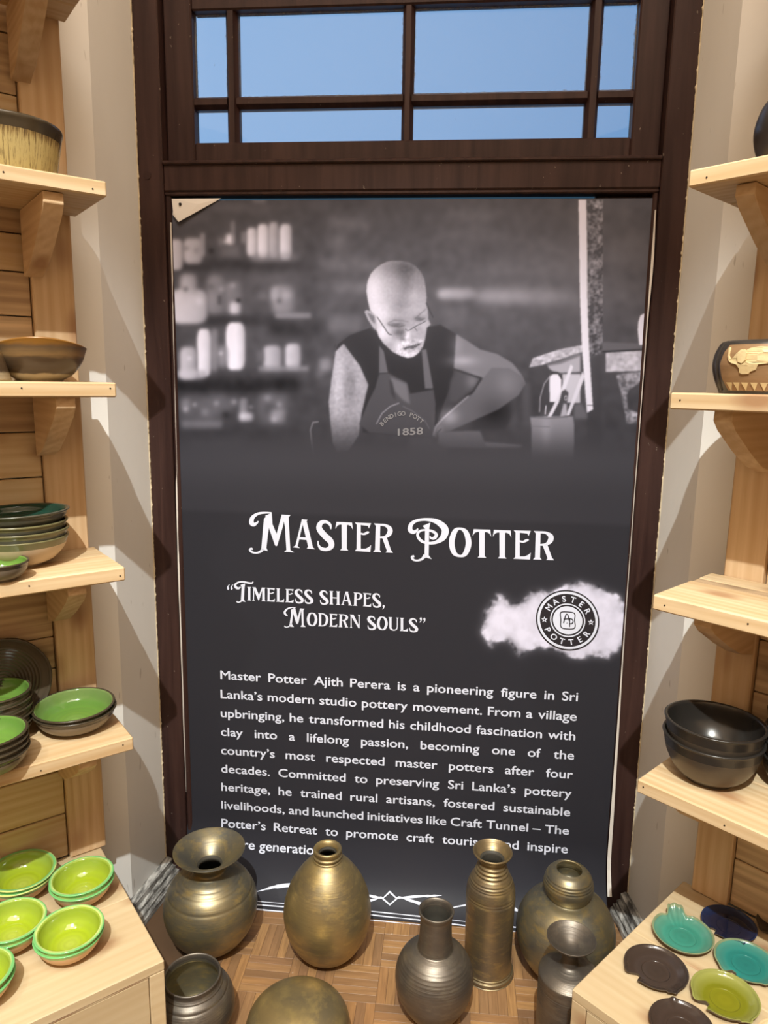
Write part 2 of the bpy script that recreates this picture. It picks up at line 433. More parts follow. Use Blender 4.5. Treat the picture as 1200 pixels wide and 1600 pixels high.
M_GLASS = glass_mat(); M_GLASS2 = glass_mat('grimy_glass', (0.36, 0.40, 0.38, 1))
win = empty('window_1', (-0.148, DOOR_Y+0.035, 2.178), kind='structure')
WO = (-0.148, DOOR_Y+0.035, 2.178); SY = DOOR_Y+0.035
K = SY/DOOR_Y
def wx(x): return x*K
def wz(z): return CAM_H+(z-CAM_H)*K
def wbox(name, x0, x1, z0, z1, y0=SY, y1=SY+0.045, bev=0.004): return dbox(name, (wx(x0), y0, wz(z0)), (wx(x1), y1, wz(z1)), win, bev, M_DOOR, WO)
wbox('sash_stile', -0.7915, -0.7145, 2.140, 2.625); wbox('sash_stile', 0.430, 0.503, 2.140, 2.625)
wbox('sash_rail', -0.7145, 0.430, 2.140, 2.221); wbox('sash_rail', -0.7145, 0.430, 2.542, 2.625)
def vbar(x, w, z0, z1):
    hw = w/2; y = SY+0.004
    p = [(wx(x)-hw-0.003, y+0.040), (wx(x)-hw-0.003, y+0.018), (wx(x)-hw+0.006, y), (wx(x)+hw-0.006, y), (wx(x)+hw+0.003, y+0.018), (wx(x)+hw+0.003, y+0.040)]
    prism('muntin', [(a-WO[0], b-WO[1]) for a, b in p], 2, wz(z0)-WO[2], wz(z1)-WO[2], M_DOOR, win)
VB = [(-0.612, 0.027), (-0.1445, 0.025), (0.3285, 0.028)]
for x, w in VB: vbar(x, w, 2.219, 2.544)
HZ = (2.311, 2.337)
edges = [-0.7145]+[v for x, w in VB for v in (x-w/2, x+w/2)]+[0.430]
for i in range(0, 8, 2):
    a, b = wx(edges[i])-WO[0], wx(edges[i+1])-WO[0]; z0, z1 = wz(HZ[0])-WO[2], wz(HZ[1])-WO[2]; y = 0.006
    bm = bmesh.new()
    pr = [(y+0.036, z0-0.003), (y+0.016, z0-0.003), (y, z0+0.006), (y, z1-0.006), (y+0.016, z1+0.003), (y+0.036, z1+0.003)]
    va = [bm.verts.new((a-0.001, *p)) for p in pr]; vb = [bm.verts.new((b+0.001, *p)) for p in pr]
    bm.faces.new(va); bm.faces.new(vb[::-1])
    for k in range(6): bm.faces.new((va[k], vb[k], vb[(k+1) % 6], va[(k+1) % 6]))
    bm_obj('muntin', bm, M_DOOR, win)
    for (pz0, pz1) in ((2.221, HZ[0]), (HZ[1], 2.542)):
        o = dbox('glass_pane', (wx(edges[i])-0.002, SY+0.026, wz(pz0)-0.002), (wx(edges[i+1])+0.002, SY+0.029, wz(pz1)+0.002), win, 0, M_GLASS, WO)
        o['pane_aspect'] = (b-a)/((wz(pz1)-wz(pz0)))
# strip of glass left open between the door panel and the rail
o = dbox('glass_pane', (-0.70, DOOR_Y+0.060, 2.066), (0.36, DOOR_Y+0.063, 2.120), door, 0, M_GLASS2); o['pane_aspect'] = 18.0
dbox('door_panel', (-0.806, DOOR_Y+0.045, 2.072), (-0.70, DOOR_Y+0.075, 2.10)); dbox('door_panel', (0.36, DOOR_Y+0.045, 2.072), (0.512, DOOR_Y+0.075, 2.10))
# ragged plaster line where wall meets jamb
M_EDGE = simple('cream_plaster_edge', (0.62, 0.52, 0.36), 0.8, var=0.3, scale=40, bump=0.3)
def ragged(name, x, sgn):
    v, f = [], []
    zs = np.linspace(0.0, 2.68, 420)
    for z in zs:
        w = 0.0012+0.0016*random.random()+(0.002 if random.random() < 0.06 else 0)
        v += [(x, DOOR_Y-0.005, z), (x+sgn*w, DOOR_Y-0.0035, z), (x+sgn*w, DOOR_Y+0.001, z), (x, DOOR_Y+0.001, z)]
    for i in range(len(zs)-1):
        for k in range(4): f.append((i*4+k, i*4+(k+1) % 4, i*4+4+(k+1) % 4, i*4+4+k))
    return tag(mesh_obj(name, v, f, M_EDGE), kind='structure')
ragged('trim_1', XL, 1); ragged('trim_2', XR, -1)

# ================================================================== POSTER
PY = 2.055                       # the sheet hangs just inside the frame
S0, ARC_R, ARC_T = 0.22, 0.2515, math.radians(61)
def sheet(x, s, off=0.0):
    """poster sheet: flat down to S0, then the foot bends out on to the floor; off = distance in front of the face"""
    k = (x-xl(s))/(xr(s)-xl(s))
    rip = 0.0016*math.sin(x*9+1.2)*math.sin(s*5.0)-0.010*math.exp(-((1-k)/0.025)**2)*min(1.0, max(0.0, (2.0-s)/1.4))
    if s >= S0: return (x, PY-off+rip, s)
    a = (S0-s)/ARC_R
    y = PY-ARC_R*(1-math.cos(a))+rip; z = S0-ARC_R*math.sin(a)
    return (x, y-off*math.cos(a), z+off*math.sin(a))
S_MIN = S0-ARC_R*ARC_T+0.004
_ss = np.linspace(S_MIN-0.01, S0, 160); _sy = PY-ARC_R*(1-np.cos((S0-_ss)/ARC_R)); _sz = S0-ARC_R*np.sin((S0-_ss)/ARC_R)
def pl(u, v):
    """photo pixel -> (x, s) on the poster sheet"""
    d = ray(u, v); t = PY/d[1]; z = CAM_H+d[2]*t
    if z >= S0: return (d[0]*t, z)
    zz = CAM_H+d[2]*_sy/d[1]-_sz
    i = int(np.argmin(np.abs(zz))); t = _sy[i]/d[1]
    return (d[0]*t, float(_ss[i]))

# the two side edges of the sheet
PX_TL, PX_TR = pl(268.5, 311), pl(1022, 308)
PX_L0, PX_R0 = pl(293, 1290), pl(949, 1290)
S_TOP = 2.0775
def xl(s): return PX_TL[0]+(PX_L0[0]-PX_TL[0])*(PX_TL[1]-s)/(PX_TL[1]-PX_L0[1])
def xr(s): return PX_TR[0]+(PX_R0[0]-PX_TR[0])*(PX_TR[1]-s)/(PX_TR[1]-PX_R0[1])

# ---- the printed photograph, painted as colours of a fine grid
GX0, GY0, GW, GH = 250, 300, 800, 480
yy, xx = np.mgrid[0:GH, 0:GW].astype(float); xx += GX0+0.5; yy += GY0+0.5
def blur(a, s):
    if s <= 0: return a
    r = int(3*s)+1; k = np.exp(-0.5*(np.arange(-r, r+1)/s)**2); k /= k.sum()
    b = np.pad(a, ((r, r), (r, r)), mode='edge')
    b = np.apply_along_axis(lambda m: np.convolve(m, k, 'valid'), 0, b)
    return np.apply_along_axis(lambda m: np.convolve(m, k, 'valid'), 1, b)
def poly_mask(pts):
    x0, x1 = min(p[0] for p in pts), max(p[0] for p in pts); y0, y1 = min(p[1] for p in pts), max(p[1] for p in pts)
    acc = np.zeros((GH, GW))
    for oy in (-0.25, 0.25):
        for ox in (-0.25, 0.25):
            ins = np.zeros((GH, GW), bool); n = len(pts)
            for i in range(n):
                (ax, ay), (bx, by) = pts[i], pts[(i+1) % n]
                if ay == by: continue
                cond = ((yy+oy >= min(ay, by)) & (yy+oy < max(ay, by)))
                xi = ax+(yy+oy-ay)*(bx-ax)/(by-ay)
                ins ^= cond & (xx+ox < xi)
            acc += ins
    return acc/4
IMG = np.full((GH, GW), 68.0)
def lay(mask, val, soft=0.0, op=1.0):
    global IMG
    m = np.clip(blur(mask, soft), 0, 1)*op
    IMG = IMG*(1-m)+val*m
def rect(x0, y0, x1, y1): return ((xx >= x0) & (xx <= x1) & (yy >= y0) & (yy <= y1)).astype(float)
def rounded(x0, y0, x1, y1):
    u, v = (xx-(x0+x1)/2)/((x1-x0)/2), (yy-(y0+y1)/2)/((y1-y0)/2)
    return (np.abs(u)**4+np.abs(v)**5 <= 1).astype(float), u
def ell(cx, cy, rx, ry): return (((xx-cx)/rx)**2+((yy-cy)/ry)**2 <= 1).astype(float)
def blob(cx, cy, rx, ry, dv):
    global IMG
    IMG = IMG+dv*np.exp(-(((xx-cx)/rx)**2+((yy-cy)/ry)**2))
def line_mask(pts, w):
    d = np.full((GH, GW), 1e9)
    for (ax, ay), (bx, by) in zip(pts[:-1], pts[1:]):
        vx, vy = bx-ax, by-ay; L = vx*vx+vy*vy+1e-9
        t = np.clip(((xx-ax)*vx+(yy-ay)*vy)/L, 0, 1)
        d = np.minimum(d, np.hypot(xx-ax-t*vx, yy-ay-t*vy))
    return np.clip(w/2+0.5-d, 0, 1)
def vnoise(s, seed):
    rs = np.random.RandomState(seed); n = blur(rs.randn(GH, GW), s); return n/n.std()
def C2(p): return [(260+x/3.81, 300+y/3.81) for x, y in p]      # crop scales used while measuring
def C1(p): return [(480+x/4.615, 390+y/4.615) for x, y in p]
def C3(p): return [(560+x/8.571, 390+y/8.571) for x, y in p]
def C4(p): return [(640+x/5.4545, 500+y/5.4545) for x, y in p]
def C6(p): return [(800+x/5.4545, 460+y/5.4545) for x, y in p]
# blurred workshop behind
IMG += 5*np.exp(-((yy-470)/120)**2)
for (x0, y0, x1, y1, v, s, o) in [
    (262, 330, 330, 352, 90, 7, .5), (330, 318, 420, 330, 92, 5, .6), (395, 308, 415, 318, 120, 3, .6),
    (262, 405, 475, 422, 50, 5, .85), (262, 492, 440, 508, 50, 4, .8), (262, 590, 470, 614, 48, 5, .9), (420, 500, 500, 525, 52, 5, .8), (262, 672, 440, 690, 56, 5, .7),
    (470, 330, 500, 560, 58, 10, .6),
    (262, 374, 286, 422, 172, 2.5, .9), (287, 372, 317, 412, 160, 3, .85), (313, 364, 322, 400, 118, 2.5, .8), (341, 372, 350, 384, 110, 3, .8),
    (353, 366, 366, 382, 195, 3.2, 1), (361, 345, 369, 380, 105, 2.5, .7), (345, 384, 374, 402, 100, 4, .7),
    (378, 362, 386, 380, 120, 3, .7), (386, 356, 402, 400, 172, 2.5, .95), (402, 350, 420, 402, 180, 2.5, .95), (420, 347, 436, 402, 140, 2.5, .9), (437, 350, 456, 405, 168, 2.5, .95), (390, 395, 468, 408, 115, 4, .6),
    (264, 452, 324, 506, 168, 3, .95), (282, 428, 308, 462, 150, 4, .85), (324, 430, 352, 490, 108, 4, .8), (352, 440, 380, 490, 104, 4, .7), (340, 462, 346, 476, 60, 2, .7), (370, 466, 380, 476, 60, 3, .6), (360, 472, 376, 490, 165, 3, .9),
    (426, 446, 462, 490, 108, 5, .9), (424, 449, 436, 468, 140, 4, .7), (402, 455, 416, 468, 95, 3, .7), (430, 489, 486, 497, 118, 2.5, .9), (395, 430, 450, 440, 84, 5, .6),
    (308, 514, 330, 588, 178, 2.2, 1), (330, 514, 342, 580, 116, 3, .7), (353, 504, 383, 578, 186, 2.2, 1), (342, 540, 356, 575, 120, 4, .8), (281, 542, 308, 592, 152, 3, .95), (278, 578, 322, 592, 155, 3, .8),
    (412, 540, 440, 577, 140, 2.8, .95), (446, 537, 470, 577, 148, 2.5, .95), (401, 548, 412, 566, 92, 3, .9), (404, 572, 482, 580, 122, 2.5, .8),
    (282, 620, 346, 662, 92, 6, .9), (285, 624, 300, 640, 110, 4, .8), (375, 622, 388, 648, 120, 3, .8), (374, 645, 396, 658, 168, 3, .95), (332, 620, 370, 640, 100, 5, .6), (284, 658, 347, 669, 128, 3, .85),
    (404, 616, 446, 662, 100, 5, .8), (414, 630, 432, 648, 72, 4, .8), (424, 640, 446, 660, 130, 4, .7), (300, 690, 372, 720, 86, 6, .6),
    (515, 340, 575, 356, 92, 6, .7), (520, 366, 540, 390, 98, 6, .7), (500, 404, 596, 424, 92, 6, .6), (520, 442, 580, 456, 98, 5, .7), (515, 496, 566, 520, 98, 5, .7), (500, 560, 520, 580, 130, 4, .6), (495, 580, 505, 590, 120, 4, .5),
    (700, 330, 780, 342, 92, 6, .6), (680, 362, 800, 372, 88, 6, .6), (650, 405, 690, 425, 62, 5, .6), (684, 451, 746, 467, 128, 4, .85), (690, 480, 732, 506, 92, 5, .6), (745, 452, 905, 474, 112, 7, .8), (760, 410, 905, 430, 92, 9, .6), (800, 380, 905, 400, 86, 9, .5), (860, 350, 905, 365, 60, 6, .6),
    (945, 380, 1015, 412, 92, 12, .7), (945, 446, 1010, 470, 88, 10, .6), (700, 560, 900, 640, 62, 14, .7)]:
    if v > 100 and y1-y0 > 12:
        mk, u = rounded(x0, y0, x1, y1); lay(mk, np.clip(v*1.10-0.16*v*u-0.10*v*np.maximum(0, u)**2, 60, 215), s, o)
    else: lay(rect(x0, y0, x1, y1), v, s*1.1, o)
for (bx, by, br, bv) in [(292, 388, 5, -30), (306, 392, 6, -18), (330, 392, 5, -20), (352, 378, 4, 26), (290, 452, 5, -46), (312, 470, 7, 20), (330, 448, 6, -20), (346, 452, 5, 24), (364, 446, 5, 20), (372, 470, 4, -40), (296, 560, 4, 18), (345, 552, 4, 34), (290, 640, 5, 36), (304, 632, 4, 30), (320, 644, 7, 22), (338, 630, 5, 26), (352, 648, 6, -16), (366, 628, 5, 30), (392, 636, 4, 24), (418, 622, 6, 24), (436, 632, 5, 22), (428, 656, 6, 28), (448, 462, 9, 26), (436, 470, 5, -26)]:
    IMG = IMG+bv*np.exp(-(((xx-bx)/br)**2+((yy-by)/br)**2))
IMG += vnoise(5, 3)*2.0
# chair back at the left of the sitter
lay(line_mask([(497, 659), (489, 660), (485, 672), (488, 700), (495, 724)], 2.0), 128, 0.7)
# vest
lay(poly_mask(C1([(190,800),(200,690),(240,655),(300,610),(450,560),(500,600),(600,720),(720,780),(830,730),(860,560),(960,540),(1075,610),(1062,860),(1030,1000),(990,1100),(900,1360),(400,1320),(390,1180),(430,980),(380,840),(260,680),(200,740)])), 55, 1.0)
lay(line_mask(C1([(190,760),(215,680),(300,615),(450,560)]), 1.5), 88, 0.8, .7)
# arm at the left
lay(poly_mask(C1([(262,680),(205,735),(172,960),(155,1100),(168,1250),(185,1400),(215,1460),(300,1450),(370,1340),(392,1180),(440,975),(380,840)])), 138, 0.9)
armL = blur(poly_mask(C1([(262,680),(205,735),(172,960),(155,1100),(168,1250),(185,1400),(215,1460),(300,1450),(370,1340),(392,1180),(440,975),(380,840)])), 0.9)
IMG += armL*(26*np.exp(-(((xx-528)/9)**2))*np.exp(-(((yy-600)/55)**2))-28*np.exp(-(((xx-548)/9)**2+((yy-600)/26)**2))+14*np.exp(-(((xx-560)/10)**2+((yy-590)/28)**2))+vnoise(1.6, 5)*4-22*np.clip((yy-650)/50, 0, 1))
# apron
lay(poly_mask(C1([(520,895),(582,890),(720,960),(742,1040),(910,1010),(925,1110),(915,1360),(450,1320),(375,1260),(440,1100),(490,1000)])), 76, 0.9)
lay(poly_mask(C1([(518,690),(552,735),(582,890),(520,892)])), 92, 0.8)
lay(poly_mask(C1([(826,725),(858,718),(908,1000),(850,1002)])), 92, 0.8)
lay(poly_mask(C1([(600,920),(716,968),(742,1115),(690,1085),(630,1020)])), 100, 1.4)
lay(poly_mask(C1([(590,930),(612,960),(640,1090),(606,1040)])), 62, 1.5)
lay(line_mask(C1([(520,893),(582,890)]), 1.4), 60, 0.5)
lay(line_mask(C1([(500,1255),(540,1180),(600,1130),(660,1108)]), 1.6), 132, 0.5)
lay(line_mask(C1([(690,1130),(760,1165),(850,1235),(880,1290)]), 1.2), 100, 0.5)
# arm at the right
lay(poly_mask(C4([(395,120),(480,170),(600,250),(750,290),(880,370),(955,465),(988,540),(960,640),(880,800),(820,930),(560,930),(480,800),(330,700),(470,500),(375,415)])), 62, 2.2)
armR = poly_mask(C4([(398,120),(480,170),(600,250),(750,290),(880,370),(955,465),(988,545),(930,600),(640,500),(610,490),(378,415)])); lay(armR, 104, 1.0)
fore = poly_mask(C4([(700,405),(850,410),(960,480),(985,545),(930,640),(760,760),(560,850),(345,945),(260,960),(232,1005),(200,985),(215,915),(285,835),(400,735),(540,625),(620,505)])); lay(fore, 92, 1.0)
blob(722, 564, 22, 8, 34); blob(712, 540, 10, 16, 16)
lay(poly_mask(C4([(410,425),(600,500),(500,620),(400,700),(330,700),(350,520)])), 74, 2.5); blob(738, 596, 10, 12, 24)
lay(line_mask(C4([(378,418),(560,480),(610,495),(540,610),(480,650)]), 2.4), 52, 0.9, .8)
lay(line_mask(C4([(500,650),(400,735),(285,838),(222,910),(203,980)]), 2.2), 145, 0.9, .8)
blob(702, 652, 14, 13, 42); blob(687, 672, 6, 8, 26); lay(line_mask(C4([(268,930),(240,960),(235,1000)]), 2.2), 62, 0.7, .7)
blob(770, 640, 26, 22, -14); blob(792, 600, 16, 18, 12)
lay(poly_mask(C4([(250,952),(600,945),(640,1040),(965,1068),(940,1092),(620,1090),(300,1088),(240,1060)])), 108, 1.4, .85)
lay(poly_mask(C4([(640,1045),(800,1050),(968,1070),(800,1085),(650,1080)])), 124, 0.9, .8)
lay(poly_mask(C4([(0,1000),(180,1005),(250,1050),(330,1100),(320,1200),(0,1200)])), 84, 4, .8)
lay(poly_mask(C4([(965,530),(1030,530),(1030,900),(960,900)])), 80, 3, .7); lay(poly_mask(C4([(870,650),(910,650),(910,960),(870,960)])), 84, 4, .5)
# head
ear = poly_mask(C3([(82,830),(110,808),(160,828),(235,872),(250,1000),(258,1095),(200,1050),(130,940)])); lay(ear, 150, 0.7)
lay(poly_mask(C3([(112,840),(150,850),(215,890),(225,1000),(170,950)])), 88, 1.0, .85)
HP = C3([(108,560),(112,480),(128,410),(165,325),(225,255),(300,200),(380,162),(470,148),(570,150),(680,172),(770,225),(840,305),(880,390),(902,520),(912,640),(905,720),(930,820),(935,930),(968,1005),(935,1030),(915,1050),(905,1130),(892,1200),(868,1290),(805,1385),(740,1435),(660,1452),(560,1420),(460,1370),(330,1250),(270,1160),(250,1090),(240,950),(225,880),(160,820),(130,700)])
head = blur(poly_mask(HP), 0.7)
base = IMG.copy(); IMG = np.full((GH, GW), 142.0)
def hb(cx, cy, rx, ry, dv): blob(560+cx/8.571, 390+cy/8.571, rx/8.571, ry/8.571, dv)
hb(190, 560, 150, 300, 44); hb(600, 230, 300, 130, -46); hb(640, 420, 130, 230, -38); hb(560, 760, 110, 110, -22); hb(860, 420, 90, 200, -22)
hb(740, 610, 80, 70, 16); hb(700, 800, 140, 60, 6); hb(300, 900, 160, 180, 34); hb(330, 1130, 120, 110, 40); hb(880, 1000, 50, 140, 14)
hb(500, 1000, 110, 42, -62); hb(510, 930, 130, 30, -16); hb(500, 975, 60, 18, 26); hb(825, 920, 80, 40, -58); hb(840, 900, 40, 20, 20)
hb(550, 1110, 100, 60, -58); hb(590, 1200, 50, 30, -36); hb(660, 1130, 36, 60, 58); hb(640, 1180, 30, 26, 34); hb(730, 1120, 60, 60, 4); hb(840, 1080, 60, 60, -6)
hb(640, 1250, 90, 32, 50); hb(820, 1220, 70, 26, 30); hb(700, 1400, 120, 50, 30); hb(560, 1330, 60, 70, 30); hb(820, 1340, 50, 50, 10)
lay(poly_mask(C3([(590,1325),(640,1300),(720,1285),(860,1240),(800,1290),(740,1335),(680,1325),(620,1345)])), 84, 0.7)
lay(line_mask(C3([(400,1000),(470,1025),(540,1035),(620,1015)]), 1.2), 70, 0.5, .8); lay(line_mask(C3([(395,985),(480,945),(580,950),(660,965)]), 1.6), 88, 0.7, .7)
lay(line_mask(C3([(760,925),(830,860),(900,800)]), 1.6), 84, 0.7, .7); lay(line_mask(C3([(780,945),(840,945),(890,920)]), 1.2), 78, 0.5, .7)
lay(line_mask(C3([(250,900),(330,1020),(405,1130),(440,1140)]), 1.3), 42, 0.35)
lay(line_mask(C3([(630,1065),(660,1085),(700,1070),(750,1035),(830,995),(900,960)]), 1.1), 62, 0.35); lay(line_mask(C3([(755,1045),(785,1090)]), 1.1), 62, 0.4, .8)
lay(line_mask(C3([(455,1140),(480,1175),(560,1185),(620,1150)]), 0.9), 104, 0.5, .5)
hb(650, 1420, 150, 50, 24); hb(520, 1300, 60, 90, 18)
bd = blur(poly_mask(C3([(470,1370),(560,1220),(700,1210),(890,1190),(880,1290),(805,1385),(660,1452)])), 1.5)
IMG += bd*vnoise(0.7, 9)*9 + vnoise(1.2, 8)*2.0
IMG = base*(1-head)+np.clip(IMG, 40, 215)*head
lay(line_mask(C3([(912,720),(1000,910)]), 1.4), 52, 0.5, .9)
# right side: post, board, tools, bucket
lay(poly_mask([(917, 312), (942, 312), (942, 553), (924, 556), (917, 540)]), 84, 0.7)
pm = blur(poly_mask([(917, 312), (942, 312), (942, 553), (924, 556), (917, 540)]), 0.7)
IMG += pm*np.clip(vnoise(1.5, 21)*14+vnoise(4, 22)*12, -22, 70)
lay(poly_mask([(917, 560), (940, 555), (940, 720), (917, 720)]), 64, 2, .7)
lay(poly_mask(C6([(148,622),(175,545),(400,470),(600,430),(600,492),(400,560),(250,602)])), 158, 0.8)
tb = blur(poly_mask(C6([(148,622),(175,545),(400,470),(600,430),(600,492),(400,560),(250,602)])), 0.8); IMG += tb*np.clip(vnoise(1.6, 23)*12, -30, 26)
lay(poly_mask(C6([(300,600),(400,575),(580,500),(580,660),(420,668),(350,655),(320,635)])), 146, 1.0); lay(poly_mask(C6([(280,590),(400,560),(590,495),(590,520),(420,590),(310,610)])), 84, 1.3, .8)
lay(poly_mask(C6([(318,700),(350,680),(395,680),(420,720),(420,900),(400,920),(322,915)])), 196, 0.7)
lay(poly_mask(C6([(430,680),(585,680),(580,925),(430,920)])), 165, 0.8); lay(line_mask(C6([(340,668),(390,668),(425,720)]), 2), 50, 0.6)
lay(poly_mask(C6([(500,598),(522,615),(440,850),(330,1052),(300,1050),(410,830)])), 188, 0.7)
lay(poly_mask(C6([(400,920),(425,825),(455,808),(482,840),(470,920),(405,1055),(340,1050)])), 68, 0.8); lay(ell(884, 622, 2.2, 4), 150, 0.5); lay(ell(884, 622, 1.0, 2.4), 70, 0.4)
lay(poly_mask(C6([(600,655),(622,700),(490,1030),(462,1030)])), 184, 0.7)
lay(poly_mask(C6([(440,930),(465,935),(470,1030),(410,1045)])), 150, 1.0)
lay(line_mask(C6([(330,690),(275,760),(240,880),(235,1000)]), 1.6), 128, 0.6); lay(line_mask(C6([(290,950),(283,1020)]), 1.8), 165, 0.4)
lay(poly_mask([(904, 312), (916, 312), (917.4, 400), (917.4, 456), (920, 535), (922, 570), (926.5, 640), (917, 645), (909, 540), (906, 460)]), 196, 0.7)
lay(line_mask(C6([(640,945),(690,945)]), 1.2), 90, 0.5)
bk = C6([(155,1045),(280,1040),(520,1040),(530,1120),(525,1500),(168,1500),(165,1120),(158,1080)])
lay(poly_mask(bk), 128, 1.0, .9); lay(line_mask(C6([(158,1045),(300,1056),(470,1045)]), 2), 92, 0.6, .8); blob(853, 680, 8, 26, 22); lay(line_mask(C6([(165,1125),(320,1130)]), 1.4), 108, 0.6)
lay(poly_mask(C6([(530,940),(590,930),(640,1010),(640,1060),(530,1060)])), 96, 2, .8)
lay(poly_mask(C6([(800,498),(1120,476),(1112,652),(800,660)])), 162, 0.9); sl = blur(poly_mask(C6([(800,498),(1120,476),(1112,652),(800,660)])), 0.9); IMG += sl*np.clip(vnoise(2.2, 25)*9, -26, 20)
lay(poly_mask(C6([(770,405),(1140,420),(1140,465),(770,485)])), 92, 1.2, .8); lay(line_mask(C6([(775,488),(1130,470)]), 2), 48, 0.7)
rg = poly_mask(C6([(890,690),(960,672),(1108,662),(1100,745),(1000,810),(975,860),(985,980),(1080,1010),(1075,1100),(980,1100),(930,830)])); lay(rg, 120, 1.2)
IMG += blur(rg, 1.2)*np.clip(vnoise(1.8, 27)*16, -34, 46)
lay(poly_mask(C6([(1078,230),(1095,180),(1125,163),(1150,172),(1135,432),(1085,432),(1072,300)])), 214, 0.8)
# fade to the plain black at the foot of the picture
IMG = IMG*0.985+blur(IMG, 9)*0.10; IMG += 15*np.clip((640-yy)/200, 0, 1)+8*np.clip((xx-600)/350, 0, 1)*np.clip((620-yy)/150, 0, 1)  # paler printed top, lifted further to make up for lamp falloff
fade = np.clip((yy-(640+0.02*(xx-600)))/78, 0, 1); fade = fade*fade*(3-2*fade)
lowhaze = 70+6*np.exp(-((yy-720)/40)**2)
IMG = IMG*(1-fade)+lowhaze*fade
IMG = np.clip(IMG, 34, 225)

# ---- cloud behind the emblem
CX0, CY0, CW, CH = 735, 890, 260, 160
cy_, cx_ = np.mgrid[0:CH, 0:CW].astype(float); cx_ += CX0; cy_ += CY0
_sv = (xx, yy, GW, GH); xx, yy, GW, GH = cx_, cy_, CW, CH
def fbm(seed, s0=10): return sum(vnoise(max(s0/2**k, .6), seed+k)*0.5**k for k in range(5))
wxx, wyy = xx.copy(), yy.copy()
f1, f2 = fbm(41), fbm(61)
xx, yy = wxx+f1*3.2, wyy+f2*3.2
cl = poly_mask([(740+x/5, 890+y/5) for x, y in [(55,490),(110,420),(110,330),(170,260),(180,205),(230,190),(275,225),(290,262),(340,272),(420,195),(450,150),(520,160),(580,185),(660,140),(760,110),(860,100),(960,140),(1060,170),(1130,195),(1180,260),(1180,620),(1060,655),(1040,710),(960,690),(860,690),(760,670),(640,640),(560,605),(480,625),(340,650),(290,590),(200,565),(160,615),(110,565),(60,520)]])
xx, yy = wxx, wyy
cl = np.clip(0.55*blur(cl, 1.6)+0.45*blur(cl, 6.0), 0, 1)
rim = cl*(1-cl)*4
cl = np.clip(cl*(1+0.5*fbm(81, 6)*rim), 0, 1)**1.25
CLOUD = 66+(221-66)*cl+np.clip(fbm(91, 7)*5-3, -16, 4)*cl+10*blur(cl, 9)*(1-cl)
xx, yy, GW, GH = _sv

DISP = 1.05        # illumination the print gets: display value / DISP = ink reflectance
def ink(v): 
    """display grey (0..255) -> reflectance"""
    c = np.asarray(v, float)/255.0
    return np.maximum(np.where(c <= 0.04045, c/12.92, ((c+0.055)/1.055)**2.4)/DISP-0.022, 0.006)
ss = np.concatenate([np.linspace(S_MIN, 0.24, 26)[:-1], np.linspace(0.24, 0.755, 12)[:-1], np.arange(0.755, 1.08, 0.0026), np.arange(1.085, 1.212, 0.012), np.arange(1.22, S_TOP-0.001, 0.00215), [S_TOP]])
NX = 600
tx = np.linspace(0, 1, NX)
PV = np.zeros((len(ss), NX, 3)); 
for i, s in enumerate(ss):
    x0, x1 = xl(s), xr(s)
    PV[i] = [sheet(x0+(x1-x0)*t, s) for t in tx]
q = (PV.reshape(-1, 3)-np.array([0, 0, CAM_H])) @ _R
pu = 600+FPX*q[:, 0]/q[:, 2]; pv = 800-FPX*q[:, 1]/q[:, 2]
def samp(A, x0, y0, u, v):
    a = np.clip(u-x0-0.5, 0, A.shape[1]-1.001); b = np.clip(v-y0-0.5, 0, A.shape[0]-1.001)
    i, j = a.astype(int), b.astype(int); fa, fb = a-i, b-j
    return A[j, i]*(1-fa)*(1-fb)+A[j, i+1]*fa*(1-fb)+A[j+1, i]*(1-fa)*fb+A[j+1, i+1]*fa*fb
ssg = np.repeat(ss, NX)
val = np.full(len(pu), 66.0)
m = ssg >= 1.215; val[m] = samp(IMG, GX0, GY0, pu, pv)[m]
m2 = (ssg < 1.215) & (ssg > 0.75) & (pu > CX0) & (pu < CX0+CW-1) & (pv > CY0) & (pv < CY0+CH-1)
val[m2] = samp(CLOUD, CX0, CY0, pu, pv)[m2]
refl = ink(val)
tint_hi = np.array([0.98, 0.965, 1.19]); 
cols = np.ones((len(pu), 4), np.float32); cols[:, :3] = np.clip(refl[:, None]*tint_hi[None, :], 0.0, 0.92)
pinkish = np.clip((pv-300)/460, 0, 1)*0.0
nR, nC = len(ss), NX
idx = np.arange(nR*nC).reshape(nR, nC)
quads = np.stack([idx[:-1, :-1], idx[:-1, 1:], idx[1:, 1:], idx[1:, :-1]], -1).reshape(-1, 4)
pme = bpy.data.meshes.new('poster_sheet')
pme.vertices.add(nR*nC); pme.vertices.foreach_set('co', PV.reshape(-1))
pme.loops.add(len(quads)*4); pme.loops.foreach_set('vertex_index', quads.reshape(-1).astype(np.int32))
pme.polygons.add(len(quads)); pme.polygons.foreach_set('loop_start', np.arange(0, len(quads)*4, 4, dtype=np.int32))
pme.update(calc_edges=True)
pme.polygons.foreach_set('use_smooth', [True]*len(quads))
at = pme.color_attributes.new('print', 'FLOAT_COLOR', 'POINT'); at.data.foreach_set('color', cols.reshape(-1))
def print_mat():
    t = NT('printed_vinyl')
    a = t.n.new('ShaderNodeAttribute'); a.attribute_name = 'print'
    w = t.noise(t.coord((220, 220, 220)), 1.0, 2)
    t.bump(w, 0.05, 0.0006)
    return t.set(a.outputs['Color'], 0.40, 0, 0.06)
M_PRINT = print_mat()
def flat(name, v, rough=0.5, spec=0.3):
    t = NT(name); a = t.noise(t.coord((30, 30, 30)), 1.0, 2)
    c = v if len(v) == 4 else (*v, 1)
    return t.set(t.mix(a, tuple(x*0.97 for x in c[:3])+(1,), c), rough, 0, spec)
M_INKW = flat('white_print_ink', (0.68, 0.71, 0.83), 0.5, 0.1)
